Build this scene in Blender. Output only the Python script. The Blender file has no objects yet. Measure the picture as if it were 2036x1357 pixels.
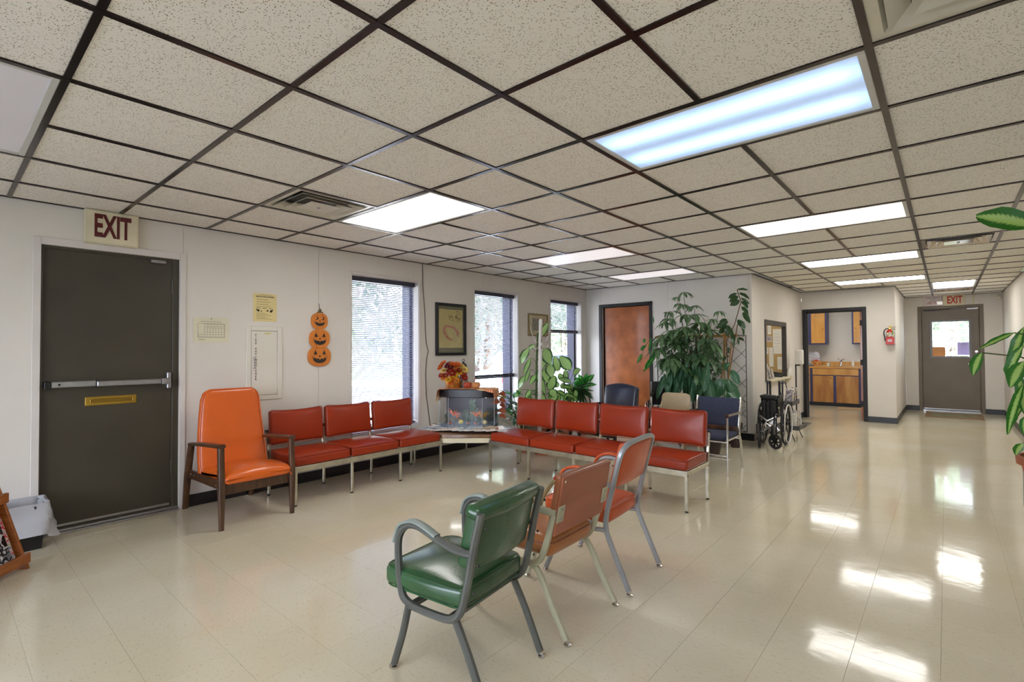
import bpy, bmesh, math, random
from mathutils import Matrix, Vector, Euler
random.seed(7)
PI = math.pi
SC = bpy.context.scene
COL = SC.collection
R = math.radians

# ------------------------------------------------------------------ camera
def cam_axes(yaw, pit, rol):
    cy, sy = math.cos(yaw), math.sin(yaw)
    f = Vector((-sy*math.cos(pit), cy*math.cos(pit), math.sin(pit)))
    r = Vector((cy, sy, 0)); u = r.cross(f)
    return r*math.cos(rol)+u*math.sin(rol), u*math.cos(rol)-r*math.sin(rol), f
cd = bpy.data.cameras.new('camera'); cam = bpy.data.objects.new('camera', cd); COL.objects.link(cam)
_r, _u, _f = cam_axes(.7133, .0184, -.0055)
cam.matrix_world = Matrix(((_r.x, _u.x, -_f.x, 0), (_r.y, _u.y, -_f.y, 0), (_r.z, _u.z, -_f.z, 1.3065), (0, 0, 0, 1)))
cd.sensor_width = 36; cd.lens = 36*997.2/2036; cd.clip_start = .05; cd.clip_end = 300
SC.camera = cam

# ------------------------------------------------------------------ light and exposure
SC.view_settings.view_transform = 'Standard'
SC.view_settings.look = 'None'
SC.view_settings.gamma = 1.0
SC.view_settings.exposure = 0.22
SC.view_settings.use_curve_mapping = False
LAMP = 8.2          # radiance of a lit troffer lens
SKY = 11.0
w = bpy.data.worlds.new('world'); SC.world = w; w.use_nodes = True
nt = w.node_tree; nt.nodes.clear()
o = nt.nodes.new('ShaderNodeOutputWorld'); b = nt.nodes.new('ShaderNodeBackground')
tc = nt.nodes.new('ShaderNodeTexCoord'); sx = nt.nodes.new('ShaderNodeSeparateXYZ'); cr = nt.nodes.new('ShaderNodeValToRGB')
nt.links.new(tc.outputs['Generated'], sx.inputs[0]); nt.links.new(sx.outputs['Z'], cr.inputs[0])
cr.color_ramp.elements[0].color = (.84, .90, 1, 1); cr.color_ramp.elements[1].color = (.50, .64, 1, 1); cr.color_ramp.elements[1].position = .8
nt.links.new(cr.outputs[0], b.inputs[0]); b.inputs[1].default_value = SKY
nt.links.new(b.outputs[0], o.inputs[0])
sd = bpy.data.lights.new('sun', 'SUN'); sd.energy = 24.0; sd.angle = .01; sd.color = (1, .96, .88)
sun = bpy.data.objects.new('sun', sd); COL.objects.link(sun)
sun.rotation_euler = Vector((.62, -.04, .78)).to_track_quat('Z', 'Y').to_euler(); sun.location = (8, 0, 12)

# ------------------------------------------------------------------ materials
def lin(c):
    return tuple((x/255/12.92 if x/255 <= .04045 else ((x/255+.055)/1.055)**2.4) for x in c[:3])+(1,)
MATS = {}
def mat(name, rgb, rough=.5, metal=0, var=.08, vs=4, bump=0, bs=120, coat=0, spec=.5, sss=0, trans=0, stretch=None, dark=None):
    if name in MATS: return MATS[name]
    m = bpy.data.materials.new(name); m.use_nodes = True; n = m.node_tree; p = n.nodes['Principled BSDF']
    c = lin(rgb)
    p.inputs['Roughness'].default_value = rough; p.inputs['Metallic'].default_value = metal
    p.inputs['Specular IOR Level'].default_value = spec
    p.inputs['Coat Weight'].default_value = coat; p.inputs['Coat Roughness'].default_value = .12
    t = n.nodes.new('ShaderNodeTexCoord'); mp = n.nodes.new('ShaderNodeMapping'); n.links.new(t.outputs['Object'], mp.inputs[0])
    if stretch: mp.inputs['Scale'].default_value = stretch
    nz = n.nodes.new('ShaderNodeTexNoise'); nz.inputs['Scale'].default_value = vs; nz.inputs['Detail'].default_value = 4
    n.links.new(mp.outputs[0], nz.inputs['Vector'])
    rp = n.nodes.new('ShaderNodeValToRGB')
    d = lin(dark) if dark else tuple(x*(1-var*2) for x in c[:3])+(1,)
    rp.color_ramp.elements[0].color = d; rp.color_ramp.elements[0].position = .3
    rp.color_ramp.elements[1].color = c if dark else tuple(min(1, x*(1+var)) for x in c[:3])+(1,); rp.color_ramp.elements[1].position = .7
    n.links.new(nz.outputs['Fac'], rp.inputs[0]); n.links.new(rp.outputs[0], p.inputs['Base Color'])
    if bump:
        bn = n.nodes.new('ShaderNodeBump'); bn.inputs['Strength'].default_value = bump; bn.inputs['Distance'].default_value = .002
        n2 = n.nodes.new('ShaderNodeTexNoise'); n2.inputs['Scale'].default_value = bs; n2.inputs['Detail'].default_value = 2
        n.links.new(mp.outputs[0], n2.inputs['Vector']); n.links.new(n2.outputs['Fac'], bn.inputs['Height']); n.links.new(bn.outputs[0], p.inputs['Normal'])
    if trans:
        tr = n.nodes.new('ShaderNodeBsdfTranslucent'); mx = n.nodes.new('ShaderNodeMixShader'); mx.inputs[0].default_value = trans
        n.links.new(rp.outputs[0], tr.inputs['Color']); out = n.nodes['Material Output']
        n.links.new(p.outputs[0], mx.inputs[1]); n.links.new(tr.outputs[0], mx.inputs[2]); n.links.new(mx.outputs[0], out.inputs[0])
    MATS[name] = m; return m

def wood(name, a, bcol, scale=(1, 1, 12), rough=.4, coat=.2, vs=3):
    m = mat(name, a, rough, coat=coat, vs=vs, stretch=scale, dark=bcol)
    return m

def glass_mat(name, tint=(1, 1, 1), refl=.06, alpha_tint=None):
    m = bpy.data.materials.new(name); m.use_nodes = True; n = m.node_tree; n.nodes.clear()
    out = n.nodes.new('ShaderNodeOutputMaterial'); t = n.nodes.new('ShaderNodeBsdfTransparent'); g = n.nodes.new('ShaderNodeBsdfGlossy')
    t.inputs[0].default_value = (*tint, 1); g.inputs['Roughness'].default_value = .02
    f = n.nodes.new('ShaderNodeLayerWeight'); f.inputs['Blend'].default_value = .5
    pw = n.nodes.new('ShaderNodeMath'); pw.operation = 'POWER'; n.links.new(f.outputs['Facing'], pw.inputs[0]); pw.inputs[1].default_value = 5
    ml = n.nodes.new('ShaderNodeMath'); ml.operation = 'MULTIPLY_ADD'; n.links.new(pw.outputs[0], ml.inputs[0]); ml.inputs[1].default_value = .5; ml.inputs[2].default_value = refl*.6
    mx = n.nodes.new('ShaderNodeMixShader'); n.links.new(ml.outputs[0], mx.inputs[0])
    n.links.new(t.outputs[0], mx.inputs[1]); n.links.new(g.outputs[0], mx.inputs[2]); n.links.new(mx.outputs[0], out.inputs[0])
    MATS[name] = m; return m

def floor_mat():
    m = mat('vinyl_composition_tile', (205, 194, 165), rough=.13, var=.02, vs=2.0, spec=.36)
    n = m.node_tree; p = n.nodes['Principled BSDF']; L = n.links.new
    g = n.nodes.new('ShaderNodeNewGeometry'); mp = n.nodes.new('ShaderNodeMapping'); L(g.outputs['Position'], mp.inputs[0])
    def noise(sc, stretch, rot, det=3):
        q = n.nodes.new('ShaderNodeMapping'); q.inputs['Scale'].default_value = stretch; q.inputs['Rotation'].default_value = (0, 0, rot)
        L(g.outputs['Position'], q.inputs[0]); z = n.nodes.new('ShaderNodeTexNoise'); z.inputs['Scale'].default_value = sc; z.inputs['Detail'].default_value = det
        L(q.outputs[0], z.inputs['Vector']); return z.outputs['Fac']
    def ramp(src, a, b_, ca, cb):
        r = n.nodes.new('ShaderNodeValToRGB'); r.color_ramp.elements[0].position = a; r.color_ramp.elements[1].position = b_
        r.color_ramp.elements[0].color = ca; r.color_ramp.elements[1].color = cb; L(src, r.inputs[0]); return r.outputs[0]
    def mul(a, b_, f=1.0):
        x = n.nodes.new('ShaderNodeMixRGB'); x.blend_type = 'MULTIPLY'; x.inputs[0].default_value = f; L(a, x.inputs[1]); L(b_, x.inputs[2]); return x.outputs[0]
    oi = n.nodes.new('ShaderNodeObjectInfo')
    tone = ramp(oi.outputs['Random'], 0, 1, (.965, .965, .96, 1), (1, 1, 1, 1))
    base = ramp(noise(1.1, (1, 1, 1), 0), .35, .65, lin((208, 198, 170)), lin((216, 208, 186)))
    s1 = ramp(noise(38, (1, 3.2, 1), .5), .60, .70, (1, 1, 1, 1), (.80, .74, .64, 1))
    s2 = ramp(noise(42, (3.2, 1, 1), .2), .62, .72, (1, 1, 1, 1), (.86, .86, .86, 1))
    s3 = ramp(noise(120, (1, 2, 1), .9, 1), .74, .78, (1, 1, 1, 1), (.45, .36, .27, 1))
    c = mul(mul(mul(mul(base, tone), s1, .85), s2, .8), s3, .9)
    L(c, p.inputs['Base Color'])
    bn = n.nodes.new('ShaderNodeBump'); bn.inputs['Strength'].default_value = .11; bn.inputs['Distance'].default_value = .01
    L(noise(5.5, (1, 1, 1), 0, 3), bn.inputs['Height']); L(bn.outputs[0], p.inputs['Normal'])
    rr = n.nodes.new('ShaderNodeMapRange'); rr.inputs['To Min'].default_value = .05; rr.inputs['To Max'].default_value = .14
    L(noise(3, (1, 1, 1), 0), rr.inputs['Value']); L(rr.outputs[0], p.inputs['Roughness'])
    p.inputs['Coat Weight'].default_value = .10; p.inputs['Coat Roughness'].default_value = .04
    return m

def tile_mat():
    m = mat('mineral_fibre_tile', (238, 232, 226), rough=.95, var=.02, spec=.1)
    n = m.node_tree; p = n.nodes['Principled BSDF']; L = n.links.new
    g = n.nodes.new('ShaderNodeNewGeometry')
    def layer(sc, stretch, rot, lo, hi, col):
        q = n.nodes.new('ShaderNodeMapping'); q.inputs['Scale'].default_value = stretch; q.inputs['Rotation'].default_value = (0, 0, rot)
        L(g.outputs['Position'], q.inputs[0]); z = n.nodes.new('ShaderNodeTexVoronoi'); z.inputs['Scale'].default_value = sc; z.inputs['Randomness'].default_value = 1
        L(q.outputs[0], z.inputs['Vector'])
        r = n.nodes.new('ShaderNodeValToRGB'); r.color_ramp.elements[0].position = lo; r.color_ramp.elements[1].position = hi
        r.color_ramp.elements[0].color = col; r.color_ramp.elements[1].color = (1, 1, 1, 1); L(z.outputs['Distance'], r.inputs[0]); return r.outputs[0]
    a = layer(64, (1, 2.2, 1), .4, .19, .25, (.30, .26, .20, 1))
    c = layer(58, (2.4, 1, 1), .9, .16, .21, (.34, .30, .24, 1))
    x = n.nodes.new('ShaderNodeMixRGB'); x.blend_type = 'MULTIPLY'; x.inputs[0].default_value = 1; L(a, x.inputs[1]); L(c, x.inputs[2])
    # fissures come in drifts
    nz = n.nodes.new('ShaderNodeTexNoise'); nz.inputs['Scale'].default_value = 16; L(g.outputs['Position'], nz.inputs['Vector'])
    rr = n.nodes.new('ShaderNodeMapRange'); rr.inputs['From Min'].default_value = .28; rr.inputs['From Max'].default_value = .48; L(nz.outputs['Fac'], rr.inputs['Value'])
    y = n.nodes.new('ShaderNodeMixRGB'); y.blend_type = 'MULTIPLY'; L(rr.outputs[0], y.inputs[0]); y.inputs[1].default_value = lin((240, 235, 224)); L(x.outputs[0], y.inputs[2])
    L(y.outputs[0], p.inputs['Base Color'])
    return m

def leaf_mat(name, dark, light, amount=1.0, rough=.35, stripes=26, edge=.36, trans=.28):
    """leaf with a paler, veined middle; uses the leaf mesh's own UVs"""
    m = bpy.data.materials.new(name); m.use_nodes = True; n = m.node_tree; p = n.nodes['Principled BSDF']; L = n.links.new
    p.inputs['Roughness'].default_value = rough
    uv = n.nodes.new('ShaderNodeUVMap'); sp = n.nodes.new('ShaderNodeSeparateXYZ'); L(uv.outputs[0], sp.inputs[0])
    def mth(op, a, b_=None):
        k = n.nodes.new('ShaderNodeMath'); k.operation = op
        for i, v in enumerate((a, b_)):
            if v is None: continue
            if isinstance(v, (int, float)): k.inputs[i].default_value = v
            else: L(v, k.inputs[i])
        return k.outputs[0]
    u = mth('ABSOLUTE', mth('SUBTRACT', sp.outputs['X'], .5))           # 0 midrib .. .5 edge
    d = mth('SUBTRACT', sp.outputs['Y'], mth('MULTIPLY', u, .35))
    st = mth('SINE', mth('MULTIPLY', d, float(stripes)*2))
    nz = n.nodes.new('ShaderNodeTexNoise'); nz.inputs['Scale'].default_value = 14; L(uv.outputs[0], nz.inputs['Vector'])
    v = mth('ADD', mth('MULTIPLY', st, .028), mth('MULTIPLY', mth('SUBTRACT', nz.outputs['Fac'], .5), .16))
    v = mth('ADD', v, mth('SUBTRACT', edge, u))
    mr = n.nodes.new('ShaderNodeMapRange'); mr.inputs['From Min'].default_value = 0; mr.inputs['From Max'].default_value = .10; mr.inputs['To Max'].default_value = amount; L(v, mr.inputs['Value'])
    mx = n.nodes.new('ShaderNodeMixRGB'); L(mr.outputs[0], mx.inputs[0]); mx.inputs[1].default_value = lin(dark); mx.inputs[2].default_value = lin(light)
    L(mx.outputs[0], p.inputs['Base Color'])
    tr = n.nodes.new('ShaderNodeBsdfTranslucent'); L(mx.outputs[0], tr.inputs[0]); ms = n.nodes.new('ShaderNodeMixShader'); ms.inputs[0].default_value = trans
    L(p.outputs[0], ms.inputs[1]); L(tr.outputs[0], ms.inputs[2]); L(ms.outputs[0], n.nodes['Material Output'].inputs[0])
    MATS[name] = m; return m

def print_mat(name, cols, scale=8, rough=.35, stretch=(1, 1, 1)):
    """busy printed cover: blocks of several colours"""
    m = bpy.data.materials.new(name); m.use_nodes = True; n = m.node_tree; p = n.nodes['Principled BSDF']; L = n.links.new
    p.inputs['Roughness'].default_value = rough
    t = n.nodes.new('ShaderNodeTexCoord'); q = n.nodes.new('ShaderNodeMapping'); q.inputs['Scale'].default_value = stretch
    oi = n.nodes.new('ShaderNodeObjectInfo'); L(t.outputs['Object'], q.inputs[0]); L(oi.outputs['Location'], q.inputs['Location'])
    z = n.nodes.new('ShaderNodeTexNoise'); z.inputs['Scale'].default_value = scale; z.inputs['Detail'].default_value = 2; L(q.outputs[0], z.inputs['Vector'])
    r = n.nodes.new('ShaderNodeValToRGB'); r.color_ramp.interpolation = 'CONSTANT'; e = r.color_ramp.elements
    ps = [0]+[.34+.32*i/(len(cols)-1) for i in range(1, len(cols))]
    e[0].color = lin(cols[0]); e[1].position = ps[1]; e[1].color = lin(cols[1])
    for i in range(2, len(cols)):
        k = e.new(ps[i]); k.color = lin(cols[i])
    L(z.outputs['Fac'], r.inputs[0]); L(r.outputs[0], p.inputs['Base Color'])
    MATS[name] = m; return m

def emit_mat(name, col, strength, bands=False):
    m = bpy.data.materials.new(name); m.use_nodes = True; n = m.node_tree; p = n.nodes['Principled BSDF']; L = n.links.new
    p.inputs['Base Color'].default_value = (.8, .8, .8, 1); p.inputs['Roughness'].default_value = .4
    p.inputs['Emission Color'].default_value = (*col, 1); p.inputs['Emission Strength'].default_value = strength
    if bands:       # two tubes showing through the prismatic lens
        t = n.nodes.new('ShaderNodeTexCoord'); s = n.nodes.new('ShaderNodeSeparateXYZ'); L(t.outputs['Object'], s.inputs[0])
        def mth(op, a, b_=None):
            k = n.nodes.new('ShaderNodeMath'); k.operation = op
            for i, v in enumerate((a, b_)):
                if v is None: continue
                if isinstance(v, (int, float)): k.inputs[i].default_value = v
                else: L(v, k.inputs[i])
            return k.outputs[0]
        y = mth('ABSOLUTE', s.outputs['Y'])                         # tubes lie .13 m either side of the middle
        g = mth('SUBTRACT', y, .135); g = mth('MULTIPLY', mth('MULTIPLY', g, g), -190.0); g = mth('EXPONENT', g)
        ex = mth('SUBTRACT', .62, mth('ABSOLUTE', s.outputs['X'])); ex = mth('MULTIPLY', ex, 7.0); ex = mth('MINIMUM', ex, 1.0)
        g = mth('MULTIPLY', g, ex)
        st = mth('ADD', mth('MULTIPLY', g, 2.6*strength), .56*strength); L(st, p.inputs['Emission Strength'])
    MATS[name] = m; return m

# ------------------------------------------------------------------ mesh builder
class MB:
    def __init__(s): s.v = []; s.f = []; s.uv = []; s.X = Matrix()
    def at(s, M): s.X = M; return s
    def add(s, vs, fs):
        b = len(s.v); X = s.X
        s.v += [tuple(X @ Vector(p)) for p in vs]; s.f += [tuple(b+i for i in f) for f in fs]
        return s
    def box(s, x0, y0, z0, x1, y1, z1):
        vs = [(x0,y0,z0),(x1,y0,z0),(x1,y1,z0),(x0,y1,z0),(x0,y0,z1),(x1,y0,z1),(x1,y1,z1),(x0,y1,z1)]
        return s.add(vs, [(0,3,2,1),(4,5,6,7),(0,1,5,4),(1,2,6,5),(2,3,7,6),(3,0,4,7)])
    def cbox(s, c, d): 
        return s.box(c[0]-d[0]/2, c[1]-d[1]/2, c[2]-d[2]/2, c[0]+d[0]/2, c[1]+d[1]/2, c[2]+d[2]/2)
    def bar(s, a, b, w, h, up=(0, 0, 1)):
        """straight bar of section w x h from a to b"""
        return s.sweep([a, b], [(-w/2,-h/2),(w/2,-h/2),(w/2,h/2),(-w/2,h/2)], up)
    def tube(s, pts, r, n=8, closed=False, up=(0, 0, 1), flat=1.0):
        return s.sweep(pts, [(r*math.cos(2*PI*(i+.5)/n), r*flat*math.sin(2*PI*(i+.5)/n)) for i in range(n)], up, closed)
    def sweep(s, pts, prof, up=(0, 0, 1), closed=False, radii=None):
        P = [Vector(p) for p in pts]; N = len(P); n = len(prof); vs = []; fs = []; side = None
        for i, p in enumerate(P):
            if closed: t = (P[(i+1) % N]-P[i-1]).normalized()
            else: t = (P[min(i+1, N-1)]-P[max(i-1, 0)]).normalized()
            if side is None:
                u = Vector(up)
                if abs(u.dot(t)) > .95: u = Vector((1, 0, 0)) if abs(t.x) < .9 else Vector((0, 1, 0))
                side = t.cross(u).normalized()
            else: side = (side-t*side.dot(t)).normalized()
            v = side.cross(t).normalized()
            k = 1.0
            if not closed and 0 < i < N-1:
                a = (P[i]-P[i-1]).normalized().dot((P[i+1]-P[i]).normalized()); k = 1
            q = radii[i] if radii else 1
            for a, b in prof: vs.append(p+side*a*q+v*b*q)
        m = N if closed else N-1
        for i in range(m):
            for j in range(n):
                a = i*n+j; b = i*n+(j+1) % n; c = ((i+1) % N)*n+(j+1) % n; d = ((i+1) % N)*n+j
                fs.append((a, b, c, d))
        if not closed: fs += [tuple(range(n))[::-1], tuple((N-1)*n+j for j in range(n))]
        return s.add(vs, fs)
    def lathe(s, prof, c=(0, 0, 0), n=24, axis='Z', caps=True):
        vs = []; fs = []
        for r, h in prof:
            for j in range(n):
                a = 2*PI*j/n; x, y = r*math.cos(a), r*math.sin(a)
                p = (x, y, h) if axis == 'Z' else ((h, x, y) if axis == 'X' else (y, h, x))
                vs.append((p[0]+c[0], p[1]+c[1], p[2]+c[2]))
        for i in range(len(prof)-1):
            for j in range(n): fs.append((i*n+j, i*n+(j+1) % n, (i+1)*n+(j+1) % n, (i+1)*n+j))
        if caps: fs += [tuple(range(n))[::-1], tuple((len(prof)-1)*n+j for j in range(n))]
        return s.add(vs, fs)
    def cyl(s, a, b, r, n=12, r2=None):
        a = Vector(a); b = Vector(b); prof = [(math.cos(2*PI*i/n), math.sin(2*PI*i/n)) for i in range(n)]
        return s.sweep([a, b], prof, radii=[r, r if r2 is None else r2])
    def torus(s, c, Rr, r, axis='X', n=28, m=8):
        pts = []
        for i in range(n):
            a = 2*PI*i/n; x, y = Rr*math.cos(a), Rr*math.sin(a)
            p = (0, x, y) if axis == 'X' else ((x, 0, y) if axis == 'Y' else (x, y, 0))
            pts.append((p[0]+c[0], p[1]+c[1], p[2]+c[2]))
        up = {'X': (1, 0, 0), 'Y': (0, 1, 0), 'Z': (0, 0, 1)}[axis]
        return s.tube(pts, r, m, closed=True, up=up)
    def prism(s, poly, z0, z1, plane='XY'):
        n = len(poly); vs = []
        for z in (z0, z1):
            for a, b in poly: vs.append((a, b, z) if plane == 'XY' else ((a, z, b) if plane == 'XZ' else (z, a, b)))
        fs = [tuple(range(n))[::-1], tuple(range(n, 2*n))]+[(i, (i+1) % n, n+(i+1) % n, n+i) for i in range(n)]
        return s.add(vs, fs)
    def sphere(s, c, r, n=12, m=8, sq=(1, 1, 1)):
        vs = []; fs = []
        for i in range(m+1):
            th = PI*i/m
            for j in range(n):
                a = 2*PI*j/n; vs.append((c[0]+r*sq[0]*math.sin(th)*math.cos(a), c[1]+r*sq[1]*math.sin(th)*math.sin(a), c[2]+r*sq[2]*math.cos(th)))
        for i in range(m):
            for j in range(n): fs.append((i*n+j, (i+1)*n+j, (i+1)*n+(j+1) % n, i*n+(j+1) % n))
        return s.add(vs, fs)
    def cushion(s, c, d, r=.03, puff=(0, 0, 0), bend=None, n=6, cn=4):
        """rounded, padded block; puff bulges each axis' faces"""
        h = [x/2 for x in d]
        def samp(a):
            rr = min(r, a*.98); q = [-a+rr*(1-math.cos(PI/2*i/cn)) for i in range(cn)]
            mid = [-(a-rr)+2*(a-rr)*i/n for i in range(n+1)]
            return q+mid+[-x for x in q[::-1]]
        S = [samp(a) for a in h]; vs = []; fs = []; idx = {}
        def vert(p):
            k = tuple(round(x, 6) for x in p)
            if k in idx: return idx[k]
            inner = [max(-(h[i]-min(r, h[i]*.98)), min(h[i]-min(r, h[i]*.98), p[i])) for i in range(3)]
            dv = Vector([p[i]-inner[i] for i in range(3)])
            if dv.length > 1e-9: dv = dv.normalized()*min(r, min(h)*.98)
            q = [inner[i]+dv[i] for i in range(3)]
            nn = [q[i]/h[i] for i in range(3)]
            for i in range(3):
                if puff[i]:
                    a, b = [j for j in range(3) if j != i]
                    q[i] += puff[i]*max(0, 1-nn[a]**2)*max(0, 1-nn[b]**2)*nn[i]
            if bend: q = bend(q)
            idx[k] = len(vs); vs.append((q[0]+c[0], q[1]+c[1], q[2]+c[2])); return idx[k]
        for ax in range(3):
            a, b = [(1, 2), (2, 0), (0, 1)][ax]
            for sg in (-1, 1):
                for i in range(len(S[a])-1):
                    for j in range(len(S[b])-1):
                        Q = []
                        for (ii, jj) in ((i, j), (i+1, j), (i+1, j+1), (i, j+1)):
                            p = [0, 0, 0]; p[ax] = sg*h[ax]; p[a] = S[a][ii]; p[b] = S[b][jj]; Q.append(vert(p))
                        if len(set(Q)) > 2: fs.append(tuple(Q) if sg > 0 else tuple(Q[::-1]))
        return s.add(vs, fs)
    def build(s, name, m, parent=None, smooth=False, bevel=0, seg=1, angle=35, kind=None, label=None):
        me = bpy.data.meshes.new(name); me.from_pydata(s.v, [], s.f); me.validate()
        if bevel:
            bm = bmesh.new(); bm.from_mesh(me)
            es = [e for e in bm.edges if len(e.link_faces) == 2 and e.calc_face_angle(0) > R(25)]
            bmesh.ops.bevel(bm, geom=es, offset=bevel, segments=seg, affect='EDGES', profile=.5, clamp_overlap=True)
            bm.to_mesh(me); bm.free()
        if smooth or bevel:
            me.polygons.foreach_set('use_smooth', [True]*len(me.polygons)); me.set_sharp_from_angle(angle=R(angle))
        if s.uv and len(s.uv) == len(me.loops):
            l = me.uv_layers.new(name='UVMap')
            for i, c in enumerate(s.uv): l.data[i].uv = c
        if m: me.materials.append(m)
        o = bpy.data.objects.new(name, me); COL.objects.link(o)
        if parent: o.parent = parent
        if kind: o['kind'] = kind
        if label: o['label'] = label
        return o

def tag(o, label=None, cat=None, group=None, kind=None):
    if label: o['label'] = label
    if cat: o['category'] = cat
    if group: o['group'] = group
    if kind: o['kind'] = kind
    return o
def thing(name, label, cat, loc=(0, 0, 0), rz=0, group=None, M=None):
    o = bpy.data.objects.new(name, None); COL.objects.link(o); o.empty_display_size = .05
    if M is not None: o.matrix_world = Matrix.Translation(loc) @ M
    else: o.location = loc; o.rotation_euler = (0, 0, R(rz))
    return tag(o, label, cat, group)
def struct(name, loc=(0, 0, 0), M=None):
    o = bpy.data.objects.new(name, None); COL.objects.link(o); o.empty_display_size = .05
    if M is not None: o.matrix_world = Matrix.Translation(loc) @ M
    else: o.location = loc
    o['kind'] = 'structure'; return o
def inst(name, me, parent, M=None, kind=None):
    o = bpy.data.objects.new(name, me); COL.objects.link(o); o.parent = parent
    if M is not None: o.matrix_local = M
    if kind: o['kind'] = kind
    return o
def copy_tree(o, parent=None):
    c = o.copy(); COL.objects.link(c)
    if parent: c.parent = parent
    for ch in list(o.children): copy_tree(ch, c)
    return c
WL = Matrix(((0, 0, 1, 0), (1, 0, 0, 0), (0, 1, 0, 0), (0, 0, 0, 1)))     # u along +Y, v up, w out along +X (left and side walls)
WB = Matrix(((1, 0, 0, 0), (0, 0, -1, 0), (0, 1, 0, 0), (0, 0, 0, 1)))    # u along +X, v up, w out along -Y (walls facing the viewer)
def text(s, size, m, parent, loc, M=None, sx=1.0, depth=.0015, bold=0.0, name='lettering', align='CENTER', spacing=1.0):
    c = bpy.data.curves.new(name, 'FONT'); c.body = s; c.size = size; c.extrude = depth; c.offset = bold; c.align_x = align; c.align_y = 'CENTER'; c.space_line = spacing
    c.resolution_u = 3
    t = bpy.data.objects.new(name, c); COL.objects.link(t)
    dg = bpy.context.evaluated_depsgraph_get(); me = bpy.data.meshes.new_from_object(t.evaluated_get(dg))
    bpy.data.objects.remove(t); bpy.data.curves.remove(c)
    me.transform(Matrix.Diagonal((sx, 1, 1, 1))); me.materials.clear(); me.materials.append(m)
    o = bpy.data.objects.new(name, me); COL.objects.link(o); o.parent = parent
    o.matrix_local = Matrix.Translation(loc) @ (M or Matrix()); return o

# leaves ----------------------------------------------------------------
def leaf_mesh(name, L, W, droop=.6, fold=.25, m=None, shape='oval', nu=4, nv=8, twist=0, wave=0):
    """leaf along +Y from the origin, face up +Z, bending down along its length"""
    mb = MB(); vs = []; fs = []; uv = {}
    y = z = 0; ang = 0
    for i in range(nv+1):
        t = i/nv
        if shape == 'oval': w_ = math.sin(PI*min(1, t*.96+.02))**.75*(1-.25*t)
        elif shape == 'lance': w_ = math.sin(PI*(t*.97+.015))**1.1*(1-.35*t)+.02
        elif shape == 'heart': w_ = math.sin(PI*(t**.62)*.985)**.8
        else: w_ = (1-t)**.4*min(1, t*8+.3)
        w_ = max(w_, .02)*W/2
        ang = -droop*t
        for j in range(nu+1):
            s_ = (j/nu*2-1); tw = twist*t
            x = s_*w_; dz = abs(s_)*w_*fold+wave*W*.06*math.sin(t*17+j)*abs(s_)
            # local normal direction
            vs.append((x*math.cos(tw)-dz*math.sin(tw), y-dz*math.sin(ang)*math.cos(tw), z+dz*math.cos(ang)*math.cos(tw)+x*math.sin(tw)))
        y += L/nv*math.cos(ang); z += L/nv*math.sin(ang)
    me = bpy.data.meshes.new(name)
    for i in range(nv):
        for j in range(nu):
            a = i*(nu+1)+j; fs.append((a, a+1, a+nu+2, a+nu+1))
    me.from_pydata(vs, [], fs)
    l = me.uv_layers.new(name='UVMap')
    for p in me.polygons:
        for li in p.loop_indices:
            vi = me.loops[li].vertex_index; l.data[li].uv = ((vi % (nu+1))/nu, (vi//(nu+1))/nv)
    me.polygons.foreach_set('use_smooth', [True]*len(me.polygons))
    if m: me.materials.append(m)
    return me
def aim(base, tip, face=(0, -1, .4), L=1.0, W=1.0):
    """matrix taking the unit leaf (+Y) to base->tip, upper side turned to `face`"""
    y = (Vector(tip)-Vector(base)); ln = y.length; y.normalize(); z = Vector(face); z = (z-y*z.dot(y)).normalized(); x = y.cross(z)
    return Matrix(((x.x*W, y.x*ln*L, z.x*ln, base[0]), (x.y*W, y.y*ln*L, z.y*ln, base[1]), (x.z*W, y.z*ln*L, z.z*ln, base[2]), (0, 0, 0, 1)))
def dir_matrix(base, az, el, s, roll=0, W=1):
    M = Matrix.Translation(base) @ Matrix.Rotation(az, 4, 'Z') @ Matrix.Rotation(el, 4, 'X') @ Matrix.Rotation(roll, 4, 'Y') @ Matrix.Diagonal((s*W, s, s, 1))
    return M
# ================================================================== palette
m_wall = mat('vinyl_wall_panel', (222, 216, 207), .55, var=.015, vs=3, bump=.12, bs=260)
m_core = mat('wall_core', (120, 116, 110), .9)
m_base = mat('black_rubber_base', (22, 21, 24), .35, var=.1)
m_trim = mat('cream_painted_trim', (216, 210, 204), .45, var=.02)
m_tee = mat('dark_bronze_tee', (62, 54, 54), .24, metal=.8, var=.1, vs=20)
m_tile = tile_mat(); m_floor = floor_mat()
m_grout = mat('tile_joint', (158, 146, 120), .8)
m_black = mat('black_plastic', (20, 20, 22), .4)
m_blackpaint = mat('black_painted_frame', (18, 17, 19), .5, var=.1)
m_white = mat('white_plastic', (232, 228, 218), .4, var=.02)
m_chrome = mat('chrome', (215, 210, 205), .14, metal=1, var=.05, vs=30)
m_alu = mat('brushed_aluminium', (176, 176, 178), .3, metal=.9, var=.06, vs=30)
m_door = mat('grey_brown_steel_door', (66, 60, 48), .38, var=.10, vs=2.5, bump=.05, bs=60)
m_door4 = mat('taupe_steel_door', (112, 100, 84), .42, var=.05, vs=3)
m_bronze = mat('navy_bronze_aluminium', (44, 42, 56), .35, metal=.4)
m_glass = glass_mat('clear_glass')
m_paper = mat('white_paper', (230, 226, 214), .7, var=.02)
m_ink = mat('dark_ink', (45, 40, 38), .7)
m_red = mat('red_lettering', (196, 60, 40), .5)
m_maroon = mat('maroon_lettering', (92, 24, 26), .5)
m_terra = mat('terracotta', (160, 92, 60), .75, var=.14, vs=9)
m_soil = mat('potting_soil', (48, 36, 28), .95, var=.3, vs=60)
m_troffer = mat('white_enamel_troffer', (205, 203, 196), .45, var=.02)

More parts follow.
